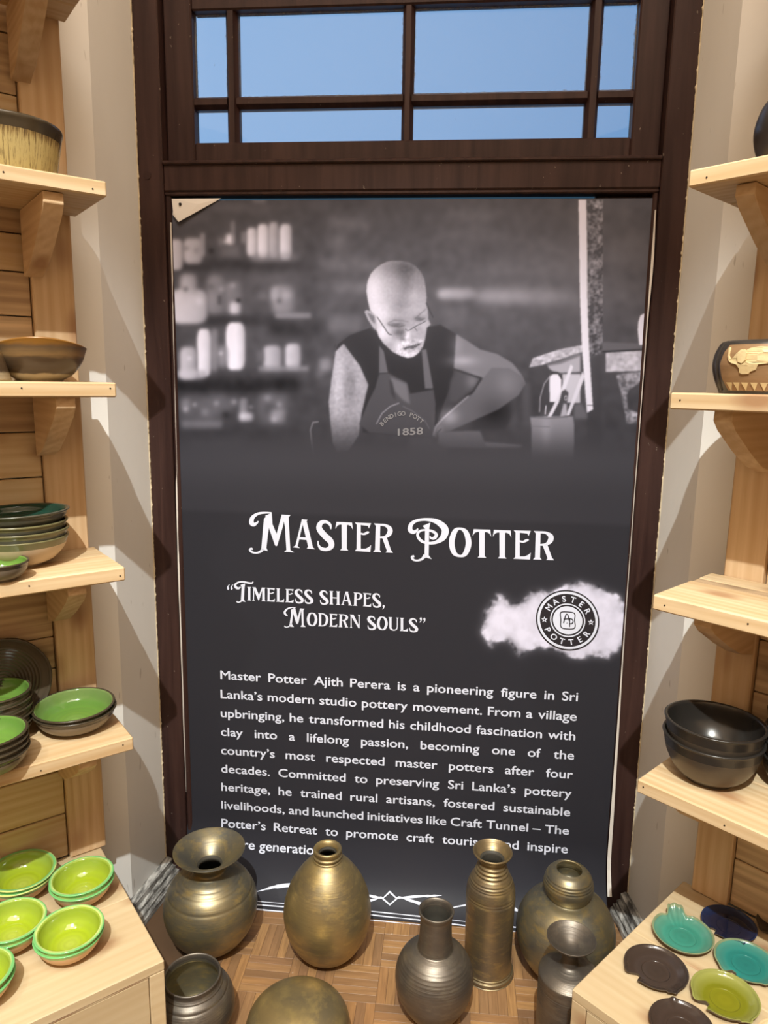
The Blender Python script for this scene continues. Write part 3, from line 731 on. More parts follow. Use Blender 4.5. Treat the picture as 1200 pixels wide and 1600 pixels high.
M_INKD = flat('dark_print_ink', (0.030, 0.026, 0.030), 0.4, 0.08)
M_INKG = flat('grey_print_ink', (0.21, 0.205, 0.22), 0.4, 0.08)
M_VBACK = flat('bare_white_vinyl', (0.72, 0.665, 0.60), 0.5)
poster = empty('poster', (-0.14, 1.99, 0.0), label='tall black vinyl banner headed Master Potter with a monochrome photograph above', cat='poster')
def pobj(o):
    o.parent = poster; o.matrix_parent_inverse = Matrix.Translation(-Vector(poster.location)); return o
pme.materials.append(M_PRINT)
po = bpy.data.objects.new('printed_sheet', pme); COL.objects.link(po); pobj(po)

# ---- flat print: polygons in photo-measured outlines, laid on the sheet
class Print:
    def __init__(s): s.v, s.f = [], []
    def poly(s, pts, conv, off=0.0009):
        """pts in any measured frame; conv -> (x, s)"""
        tri = geometry.tessellate_polygon([[Vector((p[0], p[1], 0)) for p in pts]])
        b = len(s.v)
        for p in pts: s.v.append(sheet(*conv(*p), off))
        s.f += [tuple(b+i for i in t) for t in tri]
    def stroke(s, pts, conv, off=0.0009, closed=False, n=5):
        P = np.array([(p[0], p[1], p[2]) for p in pts], float)
        out = []
        N = len(P); rng = range(N if closed else N-1)
        for i in rng:
            if closed: a = [P[(i-1) % N], P[i], P[(i+1) % N], P[(i+2) % N]]
            else: a = [P[max(i-1, 0)], P[i], P[i+1], P[min(i+2, N-1)]]
            for k in range(n):
                t = k/n; out.append(0.5*(2*a[1]+(a[2]-a[0])*t+(2*a[0]-5*a[1]+4*a[2]-a[3])*t*t+(-a[0]+3*a[1]-3*a[2]+a[3])*t**3))
        if not closed: out.append(P[-1])
        Q = np.array(out); 
        T = np.roll(Q[:, :2], -1, 0)-np.roll(Q[:, :2], 1, 0)
        if not closed: T[0] = Q[1, :2]-Q[0, :2]; T[-1] = Q[-1, :2]-Q[-2, :2]
        T /= np.linalg.norm(T, axis=1)[:, None]+1e-9; Nn = np.stack([-T[:, 1], T[:, 0]], 1)
        b = len(s.v)
        for p, nn in zip(Q, Nn):
            h = max(p[2], 1e-4)/2
            s.v.append(sheet(*conv(p[0]+nn[0]*h, p[1]+nn[1]*h), off)); s.v.append(sheet(*conv(p[0]-nn[0]*h, p[1]-nn[1]*h), off))
        M = len(Q)
        for i in range(M if closed else M-1):
            j = (i+1) % M; s.f.append((b+2*i, b+2*j, b+2*j+1, b+2*i+1))
    def ring(s, r0, r1, conv, off=0.0009, n=72):
        b = len(s.v)
        for i in range(n):
            a = 2*math.pi*i/n
            for r in (r0, r1): s.v.append(sheet(*conv(r*math.cos(a), r*math.sin(a)), off))
        for i in range(n):
            j = (i+1) % n; s.f.append((b+2*i, b+2*i+1, b+2*j+1, b+2*j))
    def tris(s, v2, faces, conv, off=0.0009, fat=0.0):
        if fat:
            for q, (dx, dy) in enumerate(((fat, 0), (-fat, 0), (0, fat), (0, -fat))): s.tris([(p[0]+dx, p[1]+dy) for p in v2], faces, conv, off+0.00008*(q+1))
        b = len(s.v); s.v += [sheet(*conv(*p), off) for p in v2]; s.f += [tuple(b+i for i in t) for t in faces]
    def build(s, name, mat, label=None):
        o = mesh_obj(name, s.v, s.f, mat); 
        if label: o['label'] = label
        return pobj(o)
def crop(x0, y0, k): return lambda x, y: pl(x0+x/k, y0+y/k)

# small-capital glyphs (outline frame: x right, y down, cap height about 206)
G = {}
G['A'] = (170, [('p', [(67,0),(112,2),(105,14),(152,198),(168,211),(106,209),(116,195),(70,20)]), ('p', [(67,8),(80,15),(37,194),(54,208),(0,204),(20,190)]), ('p', [(42,128),(108,130),(110,148),(38,146)])])
G['S'] = (132, [('s', [(108,62,8),(102,30,20),(66,10,22),(30,24,34),(20,62,44),(58,108,46),(104,148,46),(110,184,40),(78,208,24),(34,204,24),(14,180,14),(10,150,8)])])
G['T'] = (134, [('p', [(8,8),(126,8),(132,58),(118,34),(100,26),(34,26),(16,34),(0,58)]), ('p', [(47,20),(87,20),(86,196),(98,210),(36,210),(48,196)])])
G['E'] = (132, [('p', [(4,6),(48,6),(48,210),(2,210),(16,196),(18,22)]), ('p', [(34,6),(126,6),(110,44),(102,26),(46,22)]), ('s', [(44,82,12),(72,86,14),(98,74,18),(112,70,6)]), ('p', [(40,192),(84,190),(108,178),(126,162),(120,212),(34,210)])])
G['R'] = (158, [('p', [(4,6),(54,6),(50,194),(62,210),(0,210),(14,194),(20,22)]), ('s', [(46,14,16),(92,16,18),(126,40,36),(122,72,36),(92,98,18),(46,104,12)]), ('p', [(66,100),(100,94),(134,190),(150,210),(94,210),(104,198)])])
G['P'] = (134, [('p', [(4,6),(54,6),(50,194),(62,210),(0,210),(14,194),(20,22)]), ('s', [(46,14,16),(90,16,18),(118,42,36),(114,76,36),(88,104,18),(46,110,12)])])
G['O'] = (156, [('s', [(76,8,16),(40,30,34),(18,105,40),(34,180,34),(78,204,16),(116,182,34),(138,108,40),(118,32,34)], True)])
G['I'] = (64, [('p', [(2,4),(62,4),(50,20),(50,194),(62,210),(2,210),(14,194),(14,20)])])
G['L'] = (126, [('p', [(2,4),(62,4),(50,20),(50,210),(2,210),(14,194),(14,20)]), ('p', [(40,192),(80,190),(104,176),(122,158),(116,212),(34,210)])])
G['H'] = (164, [('p', [(2,4),(62,4),(50,20),(50,194),(62,210),(2,210),(14,194),(14,20)]), ('p', [(102,4),(162,4),(150,20),(150,194),(162,210),(102,210),(114,194),(114,20)]), ('p', [(44,98),(120,98),(120,114),(44,114)])])
G['D'] = (156, [('p', [(2,4),(56,4),(50,20),(50,210),(2,210),(14,194),(14,20)]), ('s', [(44,12,16),(90,18,20),(130,58,36),(136,112,38),(122,164,34),(86,196,20),(44,202,16)])])
G['N'] = (166, [('p', [(2,4),(40,4),(32,20),(32,196),(44,210),(4,210),(16,196),(16,20)]), ('p', [(20,4),(60,4),(150,190),(150,212),(134,212),(28,40)]), ('p', [(124,4),(164,4),(152,20),(152,206),(136,206),(136,20)])])
G['U'] = (158, [('p', [(0,4),(60,4),(48,20),(48,150),(14,150),(14,20)]), ('s', [(31,140,34),(36,180,30),(76,204,16),(120,186,16),(132,140,14)]), ('p', [(112,4),(154,4),(140,20),(139,146),(125,146),(126,20)])])
G['M'] = (204, [('p', [(2,4),(44,4),(34,20),(30,196),(44,210),(0,210),(14,196),(20,20)]), ('p', [(16,4),(54,4),(108,130),(100,205),(92,200),(28,40)]), ('p', [(146,4),(160,16),(104,200),(96,205),(98,132)]), ('p', [(142,4),(200,4),(188,20),(190,196),(204,210),(140,210),(152,196),(150,20)])])
def draw(pr, glyph, conv):
    for g in glyph:
        if g[0] == 'p': pr.poly(g[1], conv)
        else: pr.stroke(g[1], conv, closed=len(g) > 2)
def word(pr, text, L, R, cap):
    """set the word between baseline pixels L and R with capital height cap (all in photo pixels)"""
    gap = 10; tot = sum(G[c][0] for c in text)+gap*(len(text)-1); x = 0
    for c in text:
        w, gl = G[c]
        def conv(a, b, x=x):
            t = (x+a)/tot
            return pl(L[0]+(R[0]-L[0])*t, L[1]+(R[1]-L[1])*t-cap*(210-b)/206.0)
        draw(pr, gl, conv); x += w+gap
# title
title = Print()
c5, c6t = crop(380, 780, 4.615), crop(620, 790, 4.615)
M_SW = [('s', [(110,158,8),(98,172,16),(76,182,28),(60,166,34),(70,130,28),(108,104,18),(156,97,13),(205,98,10)]),
        ('p', [(150,140),(170,122),(202,112),(196,150),(186,200),(168,350),(178,374),(150,366),(128,374),(132,350)]),
        ('s', [(150,345,24),(132,372,18),(100,386,13),(68,382,13),(50,366,16),(60,356,16),(70,362,8)]),
        ('p', [(160,118),(206,98),(212,180),(244,255),(238,338),(230,332),(180,190)]),
        ('p', [(278,112),(300,126),(290,185),(246,335),(236,338),(238,262)]),
        ('p', [(275,110),(342,114),(328,130),(340,366),(368,383),(296,379),(312,366),(302,200),(288,125)])]
draw(title, M_SW, c5)
word(title, 'ASTER', (380+358/4.615, 780+352/4.615), (380+1088/4.615, 780+387/4.615), 45.0)
P_SW = [('s', [(152,164,8),(142,180,18),(118,190,28),(96,172,34),(106,132,28),(150,106,20),(220,100,22),(290,116,36),(346,165,50),(338,222,46),(292,260,26),(232,270,18),(180,256,20),(152,222,20),(156,192,18),(190,176,14),(250,182,18),(284,206,22),(272,232,24),(246,234,14),(240,218,8)]),
        ('p', [(186,146),(242,122),(234,162),(230,358),(252,385),(212,374),(190,384),(200,360),(204,166)]),
        ('s', [(204,356,24),(182,384,18),(146,396,13),(118,388,15),(110,370,18),(126,364,14)])]
draw(title, P_SW, c6t)
word(title, 'OTTER', (620+378/4.615, 790+366/4.615), (620+1142/4.615, 790+394/4.615), 45.0)
title.build('title_lettering', M_INKW, 'white ornamental capitals reading Master Potter')['kind'] = 'stuff'
quote = Print()
c7 = crop(345, 890, 3.582)
draw(quote, [('s', [(112,96,6),(100,104,12),(86,98,14),(82,84,12),(100,70,9),(130,68,9),(158,74,10),(176,74,9),(182,66,5)]),
             ('p', [(112,84),(138,76),(134,100),(130,166),(140,180),(118,176),(114,166),(118,100)]),
             ('s', [(122,160,10),(114,176,8),(98,182,6),(90,176,7)])], c7)
def k7(x, y): return (345+x/3.582, 890+y/3.582)
word(quote, 'IMELESS', k7(148, 171), k7(517, 190), 21.0)
word(quote, 'SHAPES', k7(553, 192), k7(898, 211), 21.0)
draw(quote, [('s', [(374,258,5),(364,252,10),(358,238,12),(372,220,9),(396,212,6),(418,212,5)]),
             ('p', [(392,226),(412,212),(406,240),(398,305),(410,322),(382,318),(386,300),(394,250)]), ('s', [(392,300,9),(384,316,7),(368,322,5),(356,316,7)]),
             ('p', [(398,222),(416,214),(432,275),(428,306),(422,300)]), ('p', [(444,218),(452,222),(434,300),(426,306),(430,272)]), ('p', [(444,217),(468,219),(462,228),(464,310),(476,322),(446,320),(454,308),(450,230)])], c7)
word(quote, 'ODERN', k7(482, 314), k7(782, 328), 20.5)
word(quote, 'SOULS', k7(820, 333), k7(1104, 348), 20.5)
for x, y in ((42, 108), (62, 108)): draw(quote, [('s', [(x+8, y-26, 3), (x-1, y-14, 6), (x+1, y-2, 12), (x+4, y+1, 8)])], c7)
for x, y in ((1116, 270), (1136, 272)): draw(quote, [('s', [(x, y-1, 8), (x+3, y+3, 12), (x+5, y+14, 6), (x-3, y+24, 3)])], c7)
draw(quote, [('s', [(908, 200, 8), (911, 204, 12), (912, 212, 6), (905, 222, 3)])], c7)
quote.build('quote_lettering', M_INKW, 'white small capitals reading Timeless shapes, modern souls')['kind'] = 'stuff'

# text set in the built-in sans face
DG = bpy.context.evaluated_depsgraph_get
_tc = {}
def glyphs(s, bold):
    key = (s, bold)
    if key in _tc: return _tc[key]
    cu = bpy.data.curves.new('t', 'FONT'); cu.body = s; cu.size = 1.0; cu.offset = bold; cu.resolution_u = 3
    ob = bpy.data.objects.new('t', cu); COL.objects.link(ob)
    dg = DG(); dg.update(); me = bpy.data.meshes.new_from_object(ob.evaluated_get(dg))
    v = [(p.co.x, p.co.y) for p in me.vertices]; f = [tuple(p.vertices) for p in me.polygons]
    bpy.data.objects.remove(ob); bpy.data.curves.remove(cu); bpy.data.meshes.remove(me)
    _tc[key] = (v, f); return v, f
LINES = ["Master Potter Ajith Perera is a pioneering figure in Sri", "Lanka’s modern studio pottery movement. From a village",
         "upbringing, he transformed his childhood fascination with", "clay into a lifelong passion, becoming one of the",
         "country’s most respected master potters after four", "decades. Committed to preserving Sri Lanka’s pottery",
         "heritage, he trained rural artisans, fostered sustainable", "livelihoods, and launched initiatives like Craft Tunnel – The",
         "Potter’s Retreat to promote craft tourism and inspire", "future generations."]
L1, R1 = pl(345, 1060.5), pl(902.5, 1095.5); L9, R9 = pl(346, 1292), pl(886.5, 1332.5)
BOLD = 0.0; FAT = 0.013
mv, _ = glyphs('Master', BOLD); mw = max(p[0] for p in mv)-min(p[0] for p in mv); mh = max(p[1] for p in mv)
TGT_W = pl(408, 1064)[0]-L1[0]; CAPH = 0.0272
SX, SY_ = TGT_W/mw, CAPH/mh
for i, ln in enumerate(LINES):
    t = i/8.0
    a = (L1[0]+(L9[0]-L1[0])*t, L1[1]+(L9[1]-L1[1])*t); b = (R1[0]+(R9[0]-R1[0])*t, R1[1]+(R9[1]-R1[1])*t)
    ws = ln.split(' '); gs = [glyphs(w, BOLD) for w in ws]
    wd = [(max(p[0] for p in g[0])-min(p[0] for p in g[0]))*SX for g in gs]
    full = b[0]-a[0]; kx = 1.0
    gap = (full-sum(wd))/(len(ws)-1) if i < 9 else 0.0155
    if gap < 0.0105: kx = (full-0.0105*(len(ws)-1))/sum(wd); gap = 0.0105
    x = 0.0; para = Print()
    for (v, f), w in zip(gs, wd):
        m0 = min(p[0] for p in v)
        def conv(px, py, x=x, m0=m0):
            X = x+(px-m0)*SX*kx; return (a[0]+X, a[1]+(b[1]-a[1])*X/full+py*SY_)
        para.tris(v, f, conv, 0.0009, FAT); x += w*kx+gap
    para.build('text_line', M_INKW)['kind'] = 'stuff'

# emblem on the cloud
EC, EAX, EAY = (887.0, 969.3), 49.6, 47.2
def ec(x, y): return pl(EC[0]+EAX*x, EC[1]-EAY*y+0.06*EAX*x)
emb_d, emb_w, emb_t = Print(), Print(), Print()
emb_d.ring(0.955, 1.0, ec, 0.0010); emb_d.ring(0.555, 0.875, ec, 0.0010); emb_d.ring(0.465, 0.515, ec, 0.0010)
emb_w.ring(0.0, 0.955, ec, 0.0008)
sq = [(-0.23,0.20),(-0.16,0.27),(0.14,0.27),(0.23,0.20),(0.22,0.02),(0.235,-0.2),(0.14,-0.28),(-0.13,-0.28),(-0.22,-0.2),(-0.215,0.0)]
emb_d.stroke([(x, y, 0.035) for x, y in sq], ec, 0.0011, True)
for st in ([(-0.13,-0.10),(-0.06,0.16),(-0.02,0.20),(0.02,0.14),(0.05,-0.02)], [(-0.13,0.03),(0.08,0.06)], [(0.06,-0.22),(0.07,0.04),(0.15,0.03),(0.17,-0.05),(0.12,-0.11),(0.06,-0.10)], [(-0.03,-0.09),(-0.01,-0.10)]):
    emb_d.stroke([(x, y, 0.036) for x, y in st], ec, 0.0011)
def arc_text(pr, s, r, a0, a1, size, flip, conv, off):
    n = len(s)
    for i, ch in enumerate(s):
        if ch == ' ': continue
        v, f = glyphs(ch, 0.0); w = max(p[0] for p in v); h = 0.72
        a = math.radians(a0+(a1-a0)*(i/(n-1)))
        rot = a-math.pi/2 if not flip else a+math.pi/2
        cx, cy = r*math.cos(a), r*math.sin(a); cr, sr = math.cos(rot), math.sin(rot)
        def cv(px, py):
            X, Y = (px-w/2)*size, (py-h/2)*size
            return conv(cx+X*cr-Y*sr, cy+X*sr+Y*cr)
        pr.tris(v, f, cv, off, 0.02)
        # slab serifs along the foot of the upright letters
arc_text(emb_t, 'MASTER', 0.715, 147, 29, 0.27, False, ec, 0.0012)
arc_text(emb_t, 'POTTER', 0.715, 209, 325, 0.27, True, ec, 0.0012)
for ang in (180, 0):
    cx, cy = 0.735*math.cos(math.radians(ang)), 0.735*math.sin(math.radians(ang))-0.02
    pts = [(cx+(0.105 if k % 2 == 0 else 0.045)*math.sin(k*math.pi/5), cy+(0.105 if k % 2 == 0 else 0.045)*math.cos(k*math.pi/5)) for k in range(10)]
    emb_t.poly(pts, ec, 0.0012)
    emb_d.ring(0.0, 0.026, lambda x, y, cx=cx, cy=cy: ec(cx+x, cy+y), 0.0014, 10)
emb_w.build('emblem_disc', M_INKW, 'white round ground of the emblem'); emb_d.build('emblem_rings', M_INKD, 'dark rings and potter mark of the emblem'); emb_t.build('emblem_lettering', M_INKW, 'white circular lettering Master Potter with two stars')['kind'] = 'stuff'
# apron print, 1858 under an arc of capitals
ap = Print()
AC = (480+690/4.615, 390+1400/4.615)
def ac(x, y): return pl(AC[0]+x, AC[1]-y)
arc_text(ap, 'BENDIGO POTT', 47.5, 139, 48, 9.6, False, lambda x, y: ac(x*0.92, y*1.0), 0.0009)
v, f = glyphs('1858', 0.0); w = max(p[0] for p in v)
ap.tris(v, f, lambda x, y: pl(480+635/4.615+x*43.0/w, 390+1342/4.615-y*15.5-x*1.2), 0.0009, 0.015)
ap.build('apron_lettering', M_INKG, 'grey apron lettering over the year 1858 in the printed photograph')['kind'] = 'stuff'
# ornament and border lines at the foot
orn = Print()
P_ = lambda x, y: pl(x, y)
orn.stroke([(598,1404,3),(609,1393.5,3),(620,1404,3),(609,1414,3)], P_, closed=True, n=1)
orn.stroke([(620,1403,2),(640,1402,4),(668,1400,3.5),(690,1399,1)], P_); orn.stroke([(622,1401,1),(645,1408,4.5),(668,1416,4),(695,1421,1.5)], P_)
orn.stroke([(598,1403,2),(583,1401,3.5),(560,1395,3),(520,1386,4),(480,1382,6),(447,1383.5,6.5),(425,1387,4),(402,1393,1.2)], P_); orn.stroke([(596,1401,1),(580,1407,3.5),(550,1407,3),(520,1400,2)], P_)
orn.stroke([(695,1421,1.5),(740,1412,3),(770,1409,5),(795,1416,6),(815,1427,2)], P_)
for (a, b, w) in (((398,1408),(806,1449),1.2), ((398,1413),(806,1455.5),1.7), ((398,1420.5),(806,1464),2.1)):
    orn.stroke([(a[0]+(b[0]-a[0])*k/8, a[1]+(b[1]-a[1])*k/8-2.2*math.sin(math.pi*k/8), w) for k in range(9)], P_, n=2)
orn.build('border_ornament', M_INKW, 'white scrolled ornament and triple border line')
# turned corner, bare edges
cn = Print()
v0 = [pl(*p) for p in ((269, 311), (346, 310.5), (281, 348), (271, 336))]
tv = [sheet(v0[0][0], v0[0][1], 0.003), sheet(v0[1][0], v0[1][1], 0.003), sheet(v0[2][0], v0[2][1], 0.010), sheet(v0[3][0], v0[3][1], 0.006)]
mid = pl(272, 331); mid2 = pl(312, 320)
tv2 = tv+[sheet(mid[0], mid[1], 0.007), sheet(mid2[0], mid2[1], 0.0065)]
bv = [(x, y+0.0012, z) for x, y, z in tv2]
ff = [(0, 4, 5, 1), (4, 3, 2, 5), (5, 2, 1)]
pobj(mesh_obj('turned_corner', tv2+bv, ff+[tuple(i+6 for i in g[::-1]) for g in ff]+[(1, 2, 8, 7), (2, 3, 9, 8), (3, 4, 10, 9)], M_VBACK))['label'] = 'white back of the folded top left corner'
M_IRON = simple('dark_iron', (0.03, 0.025, 0.022), 0.5, 0.6)
nx, nz = pl(283, 320)
bm = bmesh.new(); bmesh.ops.create_cone(bm, cap_ends=True, segments=12, radius1=0.0042, radius2=0.003, depth=0.004)
bmesh.ops.rotate(bm, verts=bm.verts, cent=(0, 0, 0), matrix=Matrix.Rotation(math.pi/2, 3, 'X'))
pobj(bm_obj('nail_head', bm, M_IRON, loc=(nx, PY-0.009, nz)))
def edge_strip(name, fx, s0, s1, wfun, sgn, off):
    v, f = [], []; N = 50
    for i in range(N+1):
        s = s0+(s1-s0)*i/N; x = fx(s); w = wfun(i/N); wob = 0.0012*math.sin(i*0.9)
        a = sheet(x, s, off); b = sheet(x+sgn*w, s, off+0.004+wob)
        v += [a, b, (b[0], b[1]+0.0012, b[2]), (a[0], a[1]+0.0012, a[2])]
    for i in range(N):
        for k in range(4): f.append((4*i+k, 4*i+(k+1) % 4, 4*i+4+(k+1) % 4, 4*i+4+k))
    return pobj(mesh_obj(name, v, f, M_VBACK))
edge_strip('bare_edge', lambda s: xl(s)-0.0015, 2.02, 0.30, lambda t: 0.0022+0.004*math.exp(-((t-0.52)/0.2)**2)*(t > 0.40), -1, 0.003)['label'] = 'thin cream left edge of the vinyl'
edge_strip('bare_edge', lambda s: xr(s)+0.001, 2.045, 0.075, lambda t: 0.0015+0.004*math.exp(-((t-0.07)/0.05)**2)+0.010*max(0, t-0.58)/0.42, 1, 0.014)['label'] = 'white curled right edge of the vinyl'

# ================================================================== SHELVING UNITS
SHELF_Z = [2.417, 2.001, 1.586, 1.169, 0.748]     # tops
TH = 0.032
M_NAIL = M_IRON
class Unit:
    def __init__(s, side, org, ang, sx, depth, cab_n, cab_u, cab_z):
        s.cab_z = cab_z; s.side, s.org, s.sx, s.depth, s.cab_n, s.cab_u, s.ang = side, org, sx, depth, cab_n, cab_u, ang
    def world(s, u, n, z=0.0):
        eu, en = (EUL, ENL) if s.side == 'left' else (EUR, ENR)
        return (s.org[0]+u*eu[0]+n*en[0], s.org[1]+u*eu[1]+n*en[1], z)
    def box(s, name, u0, u1, n0, n1, z0, z1, mat, parent, bev=0.003, seg=1): return box(name, (s.sx*u0, n0, z0), (s.sx*u1, n1, z1), mat, parent, bev, seg=seg)
LU = Unit('left', (-0.924, 1.763), math.atan2(-0.669, -0.743), 1, 0.277, 0.514, 0.026, 0.322)
RU = Unit('right', (0.637, 1.742), math.atan2(0.669, -0.743), -1, 0.308, 0.520, 0.000, 0.350)
BRK = [(0.026, 0.0), (0.256, 0.0), (0.258, -0.022), (0.235, -0.042), (0.155, -0.092), (0.09, -0.128), (0.026, -0.146)]
for U_ in (LU, RU):
    sd = U_.side
    root = empty('shelving_unit', (*U_.org, 0), U_.ang,
                 label='pine bracket shelving %s of the door, holding %s' % (sd, 'green bowls and stacked plates' if sd == 'left' else 'black bowls and a carved pot'), cat='shelves')
    ulen = 1.30; CAB_Z = U_.cab_z
    z0 = CAB_Z+0.002
    for u0, u1 in (((0.013, 0.106) if sd == 'left' else (0.028, 0.114)), (0.62, 0.71), (1.2, 1.29)):
        U_.box('upright_post', u0, u1, -0.046, 0.031, z0, 2.95, M_POST, root, 0.003)
    # back planks between the posts
    random.seed(11 if sd == 'left' else 12)
    for (ua, ub) in (((0.108, 0.618) if sd == 'left' else (0.116, 0.618)), (0.712, 1.198)):
        z = z0
        while z < 2.9:
            h = random.choice((0.085, 0.10, 0.11, 0.125)); h = min(h, 2.94-z)
            U_.box('back_plank', ua, ub, 0.002, 0.012+random.uniform(0, 0.004), z+0.0015, z+h-0.0015, M_OLD if random.random() < 0.75 else M_SHELF, root, 0.002)
            z += h
    for i, zt in enumerate(SHELF_Z):
        sp = 0.125 if i != 3 else 0.135
        if sd == 'right' and i == 3:
            U_.box('shelf_board', 0.0, ulen, 0.032, 0.098, zt-TH, zt, M_SHELF, root, 0.003)
            U_.box('shelf_board', 0.001, ulen, 0.099, sp, zt-TH, zt-0.001, M_OLD, root, 0.003)
        else: U_.box('shelf_board', 0.0, ulen, 0.032, sp, zt-TH, zt, M_SHELF, root, 0.003)
        front = U_.box('shelf_board', -0.001, ulen, sp+0.001, U_.depth, zt-TH+random.uniform(-0.001, 0.001), zt, M_SHELF, root, 0.003)
        bu = ((0.081, 0.121), (0.64, 0.68)) if sd == 'left' else ((0.074, 0.110), (0.64, 0.68))
        for a, b in bu:
            bp = BRK if sd == 'left' else [(n*1.06, z*0.95) for n, z in BRK]
            prism('bracket', [(n, zt-TH-0.0005+z) for n, z in bp], 0, U_.sx*min(a, b), U_.sx*max(a, b), M_BRK, root, 0.0015)
        for u in (0.02, 0.19, 0.31):
            bm = bmesh.new(); bmesh.ops.create_cone(bm, cap_ends=True, segments=8, radius1=0.0018, radius2=0.0018, depth=0.001)
            bmesh.ops.rotate(bm, verts=bm.verts, cent=(0, 0, 0), matrix=Matrix.Rotation(math.pi/2, 3, 'X'))
            nl = bm_obj('nail_head', bm, M_NAIL, front, loc=Vector((U_.sx*(u+random.uniform(-0.01, 0.02)), U_.depth+0.0003, zt-0.012-random.uniform(0, 0.008)))-front.location)
    # cabinet under the shelves
    cab = empty('base_cabinet', (*U_.org, 0), U_.ang,
                label='low pale pine cabinet, lower %s, with %s on its top' % (sd, 'lime green bowls' if sd == 'left' else 'coloured notched saucers'), cat='cabinet')
    c0, N = U_.cab_u, U_.cab_n
    U_.box('top_board', c0, 1.3, 0.012, N*0.52, CAB_Z-0.024, CAB_Z, M_CAB, cab, 0.002)
    U_.box('top_board', c0, 1.3, N*0.52+0.0008, N-0.0, CAB_Z-0.024, CAB_Z, M_CAB, cab, 0.002)
    U_.box('side_panel', c0+0.001, c0+0.020, 0.012, N-0.020, 0.0, CAB_Z-0.0245, M_CAB, cab, 0.001)
    U_.box('stile', c0+0.0005, c0+0.034, N-0.0195, N-0.0005, 0.0, CAB_Z-0.0245, M_CAB, cab, 0.0015)
    U_.box('stile', 0.62, 0.66, N-0.0195, N-0.0005, 0.0, CAB_Z-0.0245, M_CAB, cab, 0.0015)
    U_.box('rail', c0+0.0345, 0.6195, N-0.0195, N-0.0012, CAB_Z-0.0275, CAB_Z-0.0245, M_CAB, cab, 0.0005)
    U_.box('door', c0+0.0355, 0.6185, N-0.0195, N-0.0018, 0.03, CAB_Z-0.0290, M_CAB, cab, 0.0015)
    U_.box('rail', c0+0.0345, 0.6195, N-0.0195, N-0.0012, 0.0, 0.0285, M_CAB, cab, 0.001)
    U_.box('door', 0.661, 1.29, N-0.0195, N-0.0018, 0.03, CAB_Z-0.0290, M_CAB, cab, 0.0015)
    U_.box('back_panel', c0+0.02, 1.29, 0.013, 0.022, 0.0, CAB_Z-0.0245, M_OLD, cab, 0)

CAB_L, CAB_R = LU.cab_z, RU.cab_z
# ================================================================== POTS ON THE FLOOR
M_BZ1 = bronze('bronze_glaze_olive', (0.26, 0.22, 0.13, 1), (0.145, 0.14, 0.12, 1), (0.42, 0.31, 0.11, 1), 0.40, 0.35)
M_BZ2 = bronze('bronze_glaze_gold', (0.36, 0.27, 0.12, 1), (0.24, 0.19, 0.105, 1), (0.50, 0.37, 0.14, 1), 0.40, 0.30)
M_BZ3 = bronze('bronze_glaze_brown', (0.28, 0.21, 0.11, 1), (0.19, 0.15, 0.10, 1), (0.42, 0.31, 0.13, 1), 0.40, 0.45)
M_BZ4 = bronze('bronze_glaze_dark', (0.17, 0.145, 0.115, 1), (0.12, 0.105, 0.09, 1), (0.24, 0.21, 0.16, 1), 0.42, 0.7, 260)
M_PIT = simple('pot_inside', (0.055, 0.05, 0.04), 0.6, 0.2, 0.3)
POT_GROUP = 'bronze glazed pots on the parquet'
def groove(prof, zs, d=0.0016, w=0.0025):
    """cut turned rings into a smooth profile"""
    out = []
    for r, z, m in prof:
        k = sum(math.exp(-((z-q)/w)**2) for q in zs); out.append((r-d*k if m == 0 else r, z, m))
    return out
def pot(name, x, y, pts, mats, label, cat='vase', rings=(), n=14, d=0.0016, w=0.0022):
    pr = smooth_prof(pts, n)
    if rings: pr = groove(pr, rings, d, w)
    o = lathe(name, pr, mats, None, (x, y, 0), 72)
    return tag(o, label, cat, POT_GROUP)
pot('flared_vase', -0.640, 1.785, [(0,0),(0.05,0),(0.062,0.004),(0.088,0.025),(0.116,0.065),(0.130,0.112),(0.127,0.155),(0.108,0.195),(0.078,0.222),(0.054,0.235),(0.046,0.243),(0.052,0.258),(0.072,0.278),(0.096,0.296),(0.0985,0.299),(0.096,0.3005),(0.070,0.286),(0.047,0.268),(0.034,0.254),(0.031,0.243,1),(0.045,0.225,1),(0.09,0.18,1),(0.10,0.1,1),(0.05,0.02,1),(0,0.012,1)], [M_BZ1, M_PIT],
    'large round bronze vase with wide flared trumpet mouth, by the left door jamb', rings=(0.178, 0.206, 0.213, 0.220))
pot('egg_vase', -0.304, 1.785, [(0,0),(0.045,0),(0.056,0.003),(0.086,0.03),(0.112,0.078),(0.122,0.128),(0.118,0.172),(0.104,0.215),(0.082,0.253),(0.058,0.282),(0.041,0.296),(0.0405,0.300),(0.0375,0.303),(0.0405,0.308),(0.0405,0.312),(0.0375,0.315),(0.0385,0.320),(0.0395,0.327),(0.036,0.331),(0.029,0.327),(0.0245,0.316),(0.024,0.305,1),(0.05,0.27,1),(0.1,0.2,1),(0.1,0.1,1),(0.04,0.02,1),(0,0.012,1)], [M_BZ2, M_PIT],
    'golden egg-shaped vase with narrow ringed collar, standing before the banner')
